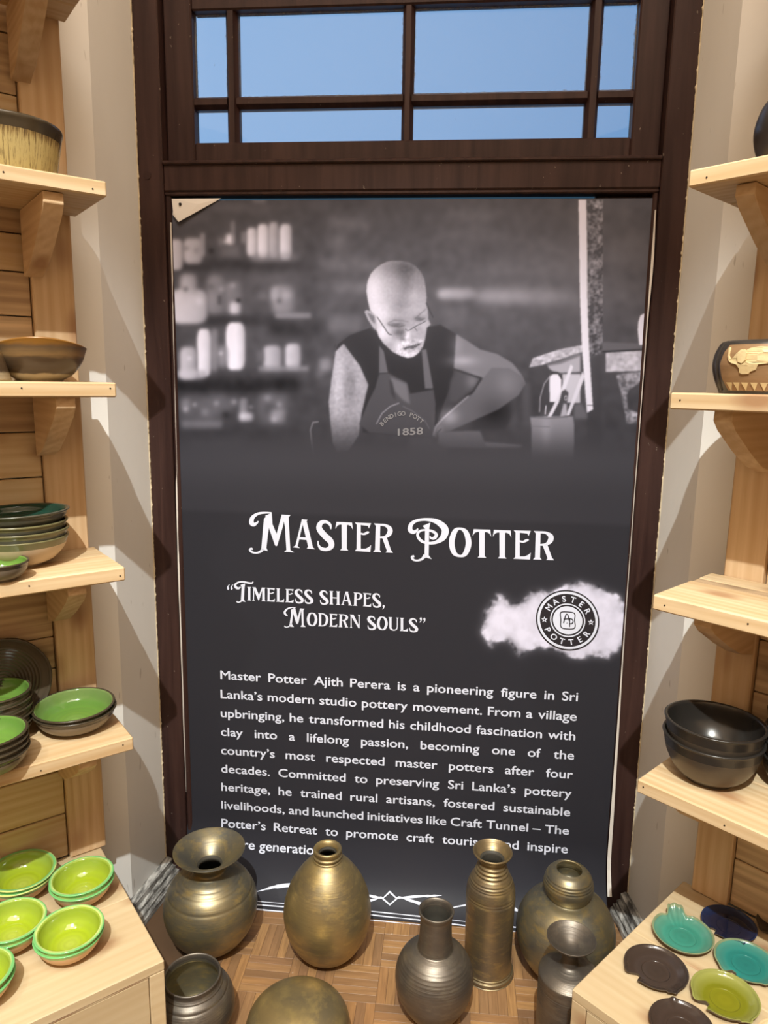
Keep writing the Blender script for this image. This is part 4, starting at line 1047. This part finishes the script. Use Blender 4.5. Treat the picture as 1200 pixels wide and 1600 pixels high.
pot('bottle_vase', 0.145, 1.775, [(0,0),(0.066,0),(0.0705,0.003),(0.071,0.012),(0.067,0.015),(0.068,0.020),(0.0655,0.026),(0.064,0.06),(0.0645,0.12),(0.0655,0.19),(0.0665,0.232),(0.0645,0.258),(0.058,0.282),(0.049,0.298),(0.0445,0.304),(0.045,0.309),(0.041,0.313),(0.042,0.319),(0.038,0.323),(0.0385,0.329),(0.0345,0.333),(0.036,0.340),(0.046,0.352),(0.0525,0.362),(0.0525,0.365),(0.050,0.366),(0.041,0.354),(0.032,0.343),(0.027,0.334,1),(0.03,0.31,1),(0.055,0.27,1),(0.055,0.1,1),(0.04,0.02,1),(0,0.012,1)], [M_BZ3, M_PIT],
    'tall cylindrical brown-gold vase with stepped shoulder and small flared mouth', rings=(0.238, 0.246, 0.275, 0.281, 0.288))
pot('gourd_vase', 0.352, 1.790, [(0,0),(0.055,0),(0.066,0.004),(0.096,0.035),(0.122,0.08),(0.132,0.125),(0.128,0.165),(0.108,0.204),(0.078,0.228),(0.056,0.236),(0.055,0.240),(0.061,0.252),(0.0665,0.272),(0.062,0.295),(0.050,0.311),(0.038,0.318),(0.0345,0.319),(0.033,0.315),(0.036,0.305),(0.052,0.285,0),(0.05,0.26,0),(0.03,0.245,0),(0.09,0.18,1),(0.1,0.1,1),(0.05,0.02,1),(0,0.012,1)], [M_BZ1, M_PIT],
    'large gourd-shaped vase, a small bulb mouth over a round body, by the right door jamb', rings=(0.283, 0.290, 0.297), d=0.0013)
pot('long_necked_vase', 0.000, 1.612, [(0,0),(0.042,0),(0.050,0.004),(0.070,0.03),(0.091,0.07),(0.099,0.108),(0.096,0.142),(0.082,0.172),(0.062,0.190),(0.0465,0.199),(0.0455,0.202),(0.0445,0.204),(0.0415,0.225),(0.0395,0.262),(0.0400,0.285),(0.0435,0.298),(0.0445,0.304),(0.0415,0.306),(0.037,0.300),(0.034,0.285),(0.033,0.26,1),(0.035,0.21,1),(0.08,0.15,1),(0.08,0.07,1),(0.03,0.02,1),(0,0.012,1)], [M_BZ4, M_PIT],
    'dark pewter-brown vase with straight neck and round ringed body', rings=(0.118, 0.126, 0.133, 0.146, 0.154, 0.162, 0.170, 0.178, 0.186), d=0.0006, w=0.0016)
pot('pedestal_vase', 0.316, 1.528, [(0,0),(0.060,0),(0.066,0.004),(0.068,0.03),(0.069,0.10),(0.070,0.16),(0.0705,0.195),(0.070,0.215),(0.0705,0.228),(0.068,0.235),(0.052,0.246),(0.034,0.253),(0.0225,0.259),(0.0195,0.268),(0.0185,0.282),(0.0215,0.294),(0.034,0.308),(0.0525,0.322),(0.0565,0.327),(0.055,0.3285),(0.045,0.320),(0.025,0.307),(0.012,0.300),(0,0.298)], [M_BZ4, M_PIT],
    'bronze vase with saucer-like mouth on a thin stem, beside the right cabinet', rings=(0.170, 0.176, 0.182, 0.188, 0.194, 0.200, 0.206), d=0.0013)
pot('open_jar', -0.590, 1.500, [(0,0),(0.045,0),(0.056,0.004),(0.081,0.026),(0.098,0.058),(0.1005,0.082),(0.095,0.108),(0.082,0.130),(0.0725,0.139),(0.0735,0.142),(0.0705,0.146),(0.0685,0.150),(0.0690,0.158),(0.0690,0.161),(0.0665,0.163),(0.0635,0.160),(0.062,0.15),(0.064,0.14,1),(0.078,0.125,1),(0.088,0.085,1),(0.075,0.03,1),(0.03,0.014,1),(0,0.012,1)], [M_BZ4, M_BZ1],
    'squat round dark jar with wide open mouth, beside the left cabinet', 'jar', rings=(0.125,))
pot('domed_vessel', -0.323, 1.480, [(0,0),(0.07,0),(0.082,0.004),(0.108,0.022),(0.123,0.048),(0.125,0.070),(0.115,0.096),(0.092,0.117),(0.060,0.131),(0.030,0.1365),(0,0.138)], [M_BZ2, M_PIT],
    'rounded dome-topped golden vessel without a mouth, at the bottom edge of the photo', 'vessel')

# ================================================================== BOWLS AND PLATES
def bowl_prof(R, h, foot=0.45, t=0.006, lip=0.0, kind=0):
    """(r, z, material): 0 outside, 1 rim, 2 inside"""
    f = R*foot
    o = [(0, 0.002, 0), (f*0.9, 0.002, 0), (f, 0, 0), (f*1.03, 0.004, 0), (f+(R-f)*0.45, h*0.22, 0), (f+(R-f)*0.80, h*0.55, 0), (R*0.965, h*0.84, 0), (R-0.001+lip*0.4, h-0.004, 1), (R+lip, h-0.001, 1), (R+lip-0.002, h+0.001, 1)]
    i = [(R-t-0.001, h-0.001, 1), (R*0.93-t*0.6, h*0.80, 2), (f+(R-f)*0.70-t*0.4, h*0.52, 2), (f+(R-f)*0.28, h*0.24, 2), (f*0.95, h*0.15+0.002, 2), (f*0.55, h*0.12+0.002, 2), (0, h*0.11+0.002, 2)]
    return smooth_prof(o+i, 3)
M_CLAY = simple('orange_clay', (0.66, 0.42, 0.23), 0.6, var=0.1, scale=30)
M_LIME_IN = glaze('lime_glaze', [(0.0, (0.42, 0.49, 0.07, 1)), (0.45, (0.33, 0.42, 0.014, 1)), (0.75, (0.30, 0.40, 0.03, 1)), (0.97, (0.28, 0.41, 0.11, 1))], 85, 0.10, 0.6, 0.08, 0.18)
M_LIME_RIM = glaze('lime_rim_glaze', [(0.0, (0.12, 0.42, 0.13, 1)), (0.82, (0.62, 0.68, 0.22, 1)), (0.90, (0.16, 0.47, 0.15, 1)), (0.965, (0.20, 0.50, 0.17, 1)), (1.0, (0.64, 0.70, 0.22, 1))], 10, 0.12, 0.6, 0.08, 0.0)
M_GREEN_IN = glaze('leaf_green_glaze', [(0.0, (0.20, 0.33, 0.08, 1)), (0.3, (0.14, 0.26, 0.04, 1)), (0.7, (0.11, 0.23, 0.04, 1)), (0.97, (0.20, 0.26, 0.10, 1))], 75, 0.10, 0.6, 0.1, 0.25)
M_GREY_OUT = simple('grey_brown_stoneware', (0.20, 0.165, 0.12), 0.35, 0.15, 0.5, 0.25, 20)
M_DARK_RIM = simple('dark_brown_rim', (0.055, 0.042, 0.025), 0.22, 0.1, 0.6, 0.3, 30)
M_TEAL_IN = glaze('bottle_green_glaze', [(0.0, (0.004, 0.024, 0.016, 1)), (0.6, (0.007, 0.042, 0.028, 1)), (1.0, (0.012, 0.065, 0.045, 1))], 60, 0.10, 0.7, 0.14, 0.2)
M_DARKG = simple('dark_green_stoneware', (0.085, 0.082, 0.06), 0.25, 0.1, 0.5, 0.3, 25)
M_BEIGE = simple('beige_stoneware', (0.50, 0.38, 0.25), 0.5, 0, 0.4, 0.15, 16)
M_OLIVE_RIM = simple('olive_rim', (0.15, 0.135, 0.06), 0.25, 0, 0.5, 0.3, 25)
M_BLACK = simple('black_lustre_glaze', (0.042, 0.037, 0.032), 0.24, 0.45, 0.6, 0.3, 12)
M_BLACK_OUT = simple('brown_black_lustre', (0.10, 0.08, 0.06), 0.34, 0.55, 0.5, 0.3, 14)
def bowl(name, loc, R, h, mats, label, group, tilt=(0, 0), **k):
    o = lathe(name, bowl_prof(R, h, **k), mats, None, loc, 64)
    o.rotation_euler = (tilt[0], tilt[1], random.uniform(0, 6.28))
    return tag(o, label, 'bowl', group)
def at(u, v, z): x, y = on_floor(u, v, z); return x, y
SPOTS = [(0.236, 0.094, 0.078, 'back left on the cabinet'), (0.119, 0.204, 0.073, 'nearest the wall corner'),
         (0.290, 0.266, 0.072, 'mid left on the cabinet'), (0.189, 0.369, 0.0715, 'nearest the cabinet front'), (0.379, 0.390, 0.074, 'cut by the photo edge')]
for i, (u, n_, R, where) in enumerate(SPOTS):
    x, y = LU.world(u, n_)[:2]
    hb_ = 0.050
    bowl('lime_bowl', (x, y, CAB_L), R, hb_, [M_CLAY, M_LIME_RIM, M_LIME_IN], 'lime green bowl with orange clay outside, lower of the pair %s' % where, 'lime green bowls on the left cabinet', lip=0.003)
    bowl('lime_bowl', (x+0.002, y-0.001, CAB_L+0.0135), R*0.985, hb_, [M_CLAY, M_LIME_RIM, M_LIME_IN], 'shiny lime green bowl, upper of the pair %s' % where, 'lime green bowls on the left cabinet', (math.radians(random.uniform(-2, 2)), math.radians(random.uniform(-2, 2))), lip=0.003)
# leaf green bowls on the lowest shelf
z4 = SHELF_Z[4]
GRP4 = 'leaf green bowls on the lowest left shelf'
x, y = LU.world(0.098, 0.146)[:2]
bowl('green_bowl', (x+0.001, y, z4), 0.0955, 0.050, [M_GREY_OUT, M_DARK_RIM, M_GREEN_IN], 'green bowl with dark rim, lower of the pair at the lowest left shelf end', GRP4, lip=0.001, foot=0.5)
bowl('green_bowl', (x, y, z4+0.012), 0.094, 0.049, [M_GREY_OUT, M_DARK_RIM, M_GREEN_IN], 'green bowl with dark rim, upper of the pair at the lowest left shelf end', GRP4, (math.radians(-1.5), 0), lip=0.001, foot=0.5)
x, y = LU.world(0.262, 0.104)[:2]
for k, w in enumerate(('bottom', 'second lowest', 'middle', 'second highest', 'top')):
    bowl('green_bowl', (x, y, z4+0.0185*k), 0.080-0.0004*k, 0.048, [M_GREY_OUT, M_DARK_RIM, M_GREEN_IN], 'green bowl with dark rim, %s one of the rear stack by the leaning plate' % w, GRP4, lip=0.001, foot=0.5)
x, y = LU.world(0.302, 0.247)[:2]
for k, w in enumerate(('bottom', 'second', 'third', 'top')):
    bowl('green_bowl', (x, y, z4+0.0135*k), 0.083-0.0005*k, 0.049, [M_GREY_OUT, M_DARK_RIM, M_GREEN_IN], 'green bowl with dark rim, %s one of the front stack at the photo edge' % w, GRP4, lip=0.001, foot=0.5)
# dark ridged plate leaning against the back planks
M_RIDGE = glaze('dark_ridged_glaze', [(0.0, (0.045, 0.034, 0.022, 1)), (0.6, (0.075, 0.056, 0.036, 1)), (1.0, (0.05, 0.04, 0.027, 1))], 70, 0.22, 0.6, 0.14, 0.2)
pp = [(0, 0.0, 0), (0.05, 0.0, 0), (0.09, 0.006, 0), (0.118, 0.014, 0), (0.124, 0.018, 0), (0.120, 0.020, 0)]
for k in range(72):
    r = 0.116*(1-k/72); pp.append((max(r, 0.0008), 0.017-0.010*(1-(r/0.116)**2)+0.0013*math.cos(r/0.0085*2*math.pi)*(r < 0.098), 0))
pp.append((0, 0.005, 0))
pp = [(r*0.90, z, m) for r, z, m in pp]
o = lathe('leaning_plate', pp, [M_RIDGE], None, (0, 0, 0), 72, rfun=lambda t, r, z: 1+(0.012*math.sin(7*t)*math.exp(-((r-0.12)/0.012)**2)))
cx_, cy_, _ = LU.world(0.236, 0.034)
nrm = Vector((ENL[0]*0.97, ENL[1]*0.97, 0.13)).normalized()
o.rotation_euler = nrm.to_track_quat('Z', 'Y').to_euler(); o.location = (cx_, cy_, z4+0.1105)
tag(o, 'dark brown ridged round plate leaning at the back of the lowest left shelf', 'plate')
# third shelf: stack of plates and a green bowl
z3 = SHELF_Z[3]
sx_, sy_, _ = LU.world(0.150, 0.150)
x, y = LU.world(0.187, 0.124)[:2]
GRP3 = 'stacked dishes on the third left shelf'
bowl('stacked_dish', (x, y, z3), 0.104, 0.068, [M_BEIGE, M_OLIVE_RIM, M_DARKG], 'beige bowl at the bottom of the plate stack on the left shelf', GRP3, foot=0.42)
bowl('stacked_dish', (x+0.001, y, z3+0.040), 0.105, 0.046, [M_DARKG, M_OLIVE_RIM, M_DARKG], 'dark dish with tan rim, second from the bottom of the plate stack', GRP3, foot=0.6)
bowl('stacked_dish', (x-0.001, y, z3+0.062), 0.105, 0.042, [M_DARKG, M_OLIVE_RIM, M_DARKG], 'dark dish with olive rim, second from the top of the plate stack', GRP3, foot=0.6)
bowl('stacked_dish', (x, y, z3+0.086), 0.108, 0.040, [M_DARKG, M_DARKG, M_TEAL_IN], 'glossy bottle green dish on top of the plate stack', GRP3, (0, math.radians(-2)), foot=0.6, lip=0.002)
x, y = LU.world(0.252, 0.243)[:2]
bowl('green_bowl', (x, y, z3), 0.060, 0.041, [M_GREY_OUT, M_DARK_RIM, M_GREEN_IN], 'single green bowl before the plate stack', 'leaf green bowls on the left shelves', foot=0.5)
# second shelf: wavy bowls
z2 = SHELF_Z[2]
def banded():
    t = NT('banded_wood_ash_glaze')
    tc = t.n.new('ShaderNodeTexCoord'); se = t.n.new('ShaderNodeSeparateXYZ'); t.link(tc.outputs['Object'], se.inputs[0])
    nz = t.noise(t.coord((14, 14, 60), 2.0), 1.0, 4, 0.6)
    h = t.math('ADD', t.math('DIVIDE', se.outputs[2], 0.085), t.math('MULTIPLY', t.math('SUBTRACT', nz, 0.5), 0.22))
    c = t.ramp(h, [(0.19, (0.42, 0.33, 0.20, 1)), (0.23, (0.055, 0.034, 0.018, 1)), (0.58, (0.085, 0.052, 0.027, 1)), (0.66, (0.25, 0.145, 0.055, 1)), (0.86, (0.11, 0.066, 0.032, 1)), (0.97, (0.26, 0.11, 0.012, 1))])
    c = t.mix(t.math('MULTIPLY', t.noise(t.coord((8, 8, 160), 2.0), 1.0, 2), 0.5), c, (0.09, 0.06, 0.035, 1))
    t.bump(t.noise(t.coord((4, 4, 150), 2.0), 1.0, 2), 0.3, 0.001)
    return t.set(c, 0.3, 0.1, 0.5)
M_BAND = banded()
wx_, wy_, _ = LU.world(0.130, 0.165)
wavy = bowl_prof(0.098, 0.082, foot=0.48, t=0.005)
o = lathe('wavy_bowl', wavy, [M_BAND, M_BAND, M_BAND], None, (wx_, wy_, z2), 72, zfun=lambda t, r, z: 0.009*math.cos(2*(t+1.05))*(max(0, z)/0.082)**2, rfun=lambda t, r, z: 1+0.05*math.sin(2*t+2.0)*(max(0, z)/0.082))
tag(o, 'brown banded bowl with wavy ochre rim on the second left shelf', 'bowl')
wx2, wy2, _ = LU.world(0.268, 0.205)
dd = [(0, 0.004, 0), (0.05, 0.002, 0), (0.072, 0, 0), (0.071, 0.012, 0), (0.062, 0.045, 0), (0.050, 0.078, 0), (0.044, 0.084, 0), (0.038, 0.080, 0), (0.05, 0.04, 0), (0.055, 0.012, 0), (0, 0.010, 0)]
o = lathe('banded_pot', smooth_prof(dd, 3), [M_BAND], None, (wx2, wy2, z2), 64); tag(o, 'grey brown banded pot narrowing upward, beside the wavy bowl at the photo edge', 'pot')
# top shelf in view: drip glazed straight bowl
def drip():
    t = NT('drip_glaze')
    tc = t.n.new('ShaderNodeTexCoord'); se = t.n.new('ShaderNodeSeparateXYZ'); t.link(tc.outputs['Object'], se.inputs[0])
    an = t.math('ARCTAN2', se.outputs[1], se.outputs[0])
    cv = t.n.new('ShaderNodeCombineXYZ'); t.link(t.math('MULTIPLY', an, 20.0), cv.inputs[0]); t.link(t.math('MULTIPLY', se.outputs[2], 14.0), cv.inputs[1])
    nz = t.noise(cv.outputs[0], 1.6, 4, 0.7)
    h = t.math('ADD', t.math('DIVIDE', se.outputs[2], 0.105), t.math('MULTIPLY', t.math('SUBTRACT', nz, 0.5), 0.75))
    c = t.ramp(h, [(0.0, (0.42, 0.33, 0.13, 1)), (0.55, (0.50, 0.40, 0.17, 1)), (0.72, (0.24, 0.16, 0.06, 1)), (0.84, (0.035, 0.024, 0.014, 1))])
    c = t.mix(t.ramp(nz, [(0.52, (0, 0, 0)), (0.60, (0.7, 0.7, 0.7))]), c, (0.13, 0.085, 0.035, 1))
    return t.set(c, 0.2, 0, 0.6)
M_DRIP = drip()
dx_, dy_, _ = LU.world(0.165, 0.150)
db = [(0, 0.003, 0), (0.088, 0.003, 0), (0.092, 0, 0), (0.095, 0.006, 0), (0.103, 0.05, 0), (0.110, 0.088, 0), (0.113, 0.098, 1), (0.112, 0.104, 1), (0.108, 0.104, 1), (0.104, 0.09, 2), (0.095, 0.03, 2), (0.08, 0.012, 2), (0, 0.010, 2)]
o = lathe('drip_glazed_bowl', smooth_prof(db, 3), [M_DRIP, M_DARK_RIM, M_DARK_RIM], None, (dx_, dy_, SHELF_Z[1]), 96, rfun=lambda t, r, z: 1+0.006*math.sin(40*t)*(0.01 < z < 0.085))
tag(o, 'straight-sided yellow ochre bowl with dark dripping rim', 'bowl')

# right side
x, y = RU.world(0.101, 0.180)[:2]
for k, w in enumerate(('lower', 'upper')):
    bowl('black_bowl', (x, y, z4+0.001+0.034*k), 0.104, 0.100, [M_BLACK_OUT, M_BLACK, M_BLACK], 'lustrous black deep bowl, %s of the large nested pair' % w, 'black bowls on the lowest right shelf', (math.radians(1.0*k), 0), foot=0.5, lip=0.001)
x, y = RU.world(0.241, 0.088)[:2]
for k, w in enumerate(('bottom', 'second', 'third', 'top')):
    bowl('black_bowl', (x, y, z4+0.001+0.034*k), 0.066, 0.07, [M_BLACK_OUT, M_BLACK, M_BLACK], 'black bowl, %s one of the rear stack at the right photo edge' % w, 'black bowls on the lowest right shelf', foot=0.5)
x, y = RU.world(0.345, 0.262)[:2]
bowl('black_bowl', (x, y, z4+0.001), 0.068, 0.05, [M_BLACK_OUT, M_BLACK, M_BLACK], 'low black bowl, foremost at the right photo edge on the lowest shelf', 'black bowls on the lowest right shelf', foot=0.5)
x, y = RU.world(0.300, 0.225)[:2]
o = bowl('dark_dish', (x, y, z3), 0.088, 0.022, [M_BLACK_OUT, M_BLACK, M_BLACK], 'low dark dish on the third right shelf, cut off by the photo edge', None, foot=0.6)
# pot carved with an elephant in relief
def panel_clay():
    t = NT('brown_carved_clay')
    n = t.noise(t.coord((20, 20, 90), 1.0), 1.0, 4, 0.65)
    t.bump(n, 0.3, 0.001)
    return t.set(t.mix(n, (0.17, 0.095, 0.042, 1), (0.33, 0.195, 0.095, 1)), 0.5, 0, 0.4)
M_PANEL = panel_clay()
M_RELIEF = simple('pale_relief_clay', (0.55, 0.42, 0.22), 0.45, 0, 0.4, 0.25, 60, 0.4)
M_POTBLK = simple('black_brown_glaze', (0.040, 0.033, 0.028), 0.30, 0.1, 0.5, 0.25, 25)
ex, ey, _ = RU.world(0.137, 0.170)
epot = empty('carved_pot', (ex, ey, SHELF_Z[2]), 0, label='round dark ribbed pot with a pale elephant in relief on a brown panel', cat='pot')
EPR = [(0, 0.003, 0), (0.085, 0.003, 0), (0.092, 0, 0), (0.096, 0.008, 0), (0.105, 0.03, 0), (0.110, 0.055, 0), (0.107, 0.078, 0), (0.099, 0.096, 0), (0.093, 0.101, 0), (0.089, 0.1015, 0), (0.088, 0.096, 0), (0.1, 0.07, 0), (0.1, 0.03, 0), (0.08, 0.01, 0), (0, 0.008, 0)]
def er(z):
    zs = [p[1] for p in EPR[2:9]]; rs = [p[0] for p in EPR[2:9]]; return float(np.interp(z, zs, rs))
vdir = math.atan2(-ey, -ex)                # towards the viewer
A_L = vdir-math.radians(62)
def rib(t, r, z):
    d = (t-A_L+math.pi) % (2*math.pi)-math.pi
    if -0.80 < d < 0.03 and z > 0.006 and r > 0.09: return 1-0.065*max(0, math.sin((d+0.80)*34))**2
    return 1
lathe('body', smooth_prof(EPR, 4), [M_POTBLK], epot, (0, 0, 0), 160, rfun=rib)
def patch(name, pts, off, mat, depth=0.0):
    """polygon in (angle from A_L, z) raised off the pot wall"""
    bm = bmesh.new()
    tri = geometry.tessellate_polygon([[Vector((p[0]*0.11, p[1], 0)) for p in pts]])
    def P(p, o): a = A_L+p[0]; r = er(p[1])+o; return (r*math.cos(a), r*math.sin(a), p[1])
    top = [bm.verts.new(P(p, off)) for p in pts]; bot = [bm.verts.new(P(p, -0.002)) for p in pts]
    for t in tri: bm.faces.new([top[i] for i in t])
    n = len(pts)
    for i in range(n): bm.faces.new((top[i], top[(i+1) % n], bot[(i+1) % n], bot[i]))
    bmesh.ops.subdivide_edges(bm, edges=[e for e in bm.edges if e.calc_length() > 0.02], cuts=2, use_grid_fill=False)
    for v in bm.verts:
        a = math.atan2(v.co.y, v.co.x); rr = math.hypot(v.co.x, v.co.y)
    return bm_obj(name, bm, mat, epot)
v_, f_, NA, NZ = [], [], 40, 14
for i in range(NA+1):
    for j in range(NZ+1):
        z = 0.006+0.087*j/NZ; bulge = 0.16*((z-0.05)/0.05)**2
        a = A_L+0.10+bulge*(1-i/NA)+(1.95-0.10)*i/NA; r = er(z)+0.0012
        v_.append((r*math.cos(a), r*math.sin(a), z))
for i in range(NA):
    for j in range(NZ): f_.append((i*(NZ+1)+j, (i+1)*(NZ+1)+j, (i+1)*(NZ+1)+j+1, i*(NZ+1)+j+1))
mesh_obj('carved_panel', v_, f_, M_PANEL, epot, True)['label'] = 'brown carved panel'
EL = [(a, 0.037+(z-0.025)*0.95) for a, z in [(0.255,0.0765),(0.275,0.079),(0.30,0.074),(0.315,0.062),(0.36,0.055),(0.42,0.058),(0.47,0.066),(0.55,0.074),(0.62,0.071),(0.70,0.076),(0.85,0.079),(1.0,0.078),(1.15,0.074),(1.24,0.064),(1.26,0.045),(1.25,0.026),(1.16,0.025),(1.13,0.042),(1.0,0.046),(0.86,0.044),(0.83,0.034),(0.74,0.030),(0.72,0.026),(0.60,0.025),(0.555,0.028),(0.55,0.036),(0.50,0.044),(0.40,0.047),(0.33,0.052),(0.295,0.060),(0.285,0.070)]]
def raised(name, pts, off, mat):
    """fine raised patch: polygon split so that it follows the curved wall"""
    bm = bmesh.new(); tri = geometry.tessellate_polygon([[Vector((p[0]*0.11, p[1], 0)) for p in pts]])
    vs = [bm.verts.new((p[0]*0.11, p[1], 0)) for p in pts]
    for t in tri: bm.faces.new([vs[i] for i in t])
    bmesh.ops.subdivide_edges(bm, edges=[e for e in bm.edges if e.calc_length() > 0.008], cuts=1)
    ex_ = bmesh.ops.extrude_face_region(bm, geom=bm.faces[:])
    topv = {g for g in ex_['geom'] if isinstance(g, bmesh.types.BMVert)}
    for v in bm.verts:
        a = A_L+v.co.x/0.11; z = v.co.y; r = er(z)+(off if v in topv else 0.0)
        v.co = (r*math.cos(a), r*math.sin(a), z)
    return bm_obj(name, bm, mat, epot)
raised('elephant_relief', EL, 0.0040, M_RELIEF)['label'] = 'pale elephant with raised trunk'
raised('elephant_ear', [(0.50,0.072),(0.53,0.082),(0.60,0.083),(0.66,0.076),(0.655,0.063),(0.60,0.057),(0.53,0.060)], 0.0058, M_RELIEF)
tz = [(0.19+0.165*k, 0.030) for k in range(10)]
for k in range(9):
    a0 = 0.24+0.165*k
    raised('relief_tooth', [(a0, 0.0215), (a0+0.13, 0.0215), (a0+0.075, 0.0065)], 0.0030, M_RELIEF)
# dark pot, highest right shelf
rx_, ry_, _ = RU.world(0.154, 0.165)
rp = [(0, 0.003, 0), (0.055, 0.003, 0), (0.062, 0, 0), (0.085, 0.03, 0), (0.094, 0.07, 0), (0.085, 0.11, 0), (0.066, 0.135, 0), (0.060, 0.142, 0), (0.064, 0.150, 0), (0.060, 0.152, 0), (0.054, 0.142, 0), (0.06, 0.12, 0), (0.08, 0.07, 0), (0.05, 0.01, 0), (0, 0.008, 0)]
o = lathe('round_pot', smooth_prof(rp, 4), [M_POTBLK], None, (rx_, ry_, SHELF_Z[1]), 72); tag(o, 'round black pot on the highest right shelf, mostly outside the photo', 'pot')

# saucers with a bite out of the rim, on the right cabinet
def saucer(name, u, v, R, mats, label, notch, tab=None, h=0.017, foot=0.62, shell=None):
    x, y = on_floor(u, v, CAB_R+h*0.8) if v > 9 else RU.world(u, v)[:2]
    prof = smooth_prof([(0, 0.001, 0), (R*foot*0.9, 0.001, 0), (R*foot, 0, 0), (R*0.82, h*0.30, 0), (R*0.95, h*0.72, 0), (R, h*0.97, 0), (R-0.0006, h, 1), (R-0.003, h-0.0006, 1), (R*0.92, h*0.80, 1), (R*0.86, h*0.62, 2), (R*0.72, h*0.36, 2), (R*0.60, h*0.26, 2), (R*0.45, h*0.24, 2), (R*0.42, h*0.20, 2), (R*0.2, h*0.20, 2), (0, h*0.20, 2)], 3)
    def ad(t, c): return (t-c+math.pi) % (2*math.pi)-math.pi
    def rf(t, r, z):
        k = 1.0; w = min(1.0, max(0.0, (r/R-0.55)/0.45))
        if notch is not None:
            d = ad(t, notch); k -= 0.34*w*math.exp(-(d/0.17)**6); k += 0.04*w*math.exp(-((d+0.30)/0.09)**2); k -= 0.07*w*(0.17 < d < 1.25)
        if tab is not None:
            d = ad(t, tab); k += 0.09*w*math.exp(-(d/0.09)**2)
        if shell is not None:
            d = ad(t, shell); k += 0.20*w*math.exp(-(d/0.27)**6); k -= 0.09*w*math.exp(-((abs(d)-0.42)/0.13)**2)
        return k
    def zf(t, r, z):
        w = min(1.0, max(0.0, (r/R-0.5)/0.5)); q = 0.0
        if notch is not None: q -= 0.006*w*math.exp(-(ad(t, notch)/0.26)**4)
        if shell is not None:
            d = ad(t, shell); q += w*math.exp(-(d/0.30)**6)*(0.010+0.0022*math.cos(d*26))
        return q
    o = lathe(name, prof, mats, None, (x, y, CAB_R+0.0005), 192, rf, zf)
    return tag(o, label, 'saucer', 'notched saucers on the right cabinet')
def gl2(name, a, b, c, R=0.07, rough=0.10): return glaze(name, [(0.0, (*a, 1)), (0.55, (*b, 1)), (1.0, (*c, 1))], 60, rough, 0.6, R, 0.12)
M_TEAL = gl2('teal_glaze', (0.035, 0.215, 0.155), (0.045, 0.25, 0.18), (0.13, 0.27, 0.19))
M_TEAL_RIM = simple('greenish_tan_rim', (0.21, 0.26, 0.14), 0.25, 0, 0.5, 0.35, 40)
M_NAVY = gl2('navy_glaze', (0.006, 0.009, 0.022), (0.008, 0.012, 0.034), (0.016, 0.034, 0.10))
M_BRWN = gl2('dark_brown_glaze', (0.040, 0.027, 0.021), (0.046, 0.031, 0.025), (0.042, 0.030, 0.024), rough=0.16)
M_TURQ = gl2('turquoise_glaze', (0.018, 0.18, 0.16), (0.022, 0.215, 0.185), (0.10, 0.28, 0.21))
M_OLIV = gl2('olive_lime_glaze', (0.20, 0.195, 0.012), (0.17, 0.175, 0.012), (0.29, 0.30, 0.09))
M_SBACK = simple('dark_saucer_back', (0.085, 0.062, 0.042), 0.4, 0, 0.4, 0.3, 30)
M_BLK2 = simple('near_black_glaze', (0.022, 0.019, 0.017), 0.15, 0, 0.6, 0.3, 20)
D = math.radians
# directions on the table top: seen from the camera, 'away' is about +85 deg
saucer('shell_saucer', 1067, 1458, 0.0665, [M_SBACK, M_TEAL_RIM, M_TEAL], 'teal shell-shaped saucer with fluted handle tab', None, None, shell=D(88), h=0.019)
saucer('notched_saucer', 0.146, 0.092, 0.0605, [M_SBACK, M_NAVY, M_NAVY], 'glossy navy blue notched saucer at the back of the right cabinet', D(205), D(278), h=0.012)
saucer('notched_saucer', 1025, 1513, 0.0660, [M_SBACK, M_BRWN, M_BRWN], 'dark brown notched saucer nearest the cabinet top edge', D(205), D(290), h=0.013)
saucer('notched_saucer', 1166, 1503, 0.0655, [M_SBACK, M_TEAL_RIM, M_TURQ], 'turquoise notched saucer at the right edge of the photo', D(218), D(285), h=0.014)
saucer('notched_saucer', 1133, 1556, 0.0660, [M_SBACK, M_OLIV, M_OLIV], 'olive lime notched saucer at the front of the right cabinet', D(205), D(292), h=0.018)
saucer('notched_saucer', 1065, 1602, 0.0610, [M_SBACK, M_BRWN, M_BRWN], 'dark brown pointed saucer cut off by the bottom edge of the photo', None, D(88), h=0.013)
saucer('notched_saucer', 1228, 1450, 0.0620, [M_SBACK, M_BLK2, M_BLK2], 'near black saucer half out of the photo at its right edge', D(205), None, h=0.014)
M_CREAM = gl2('cream_glaze', (0.55, 0.42, 0.24), (0.60, 0.46, 0.27), (0.62, 0.48, 0.30))
saucer('notched_saucer', 1228, 1628, 0.0500, [M_CLAY, M_CLAY, M_CREAM], 'small cream and tan saucer in the bottom right photo corner', None, None, h=0.016)
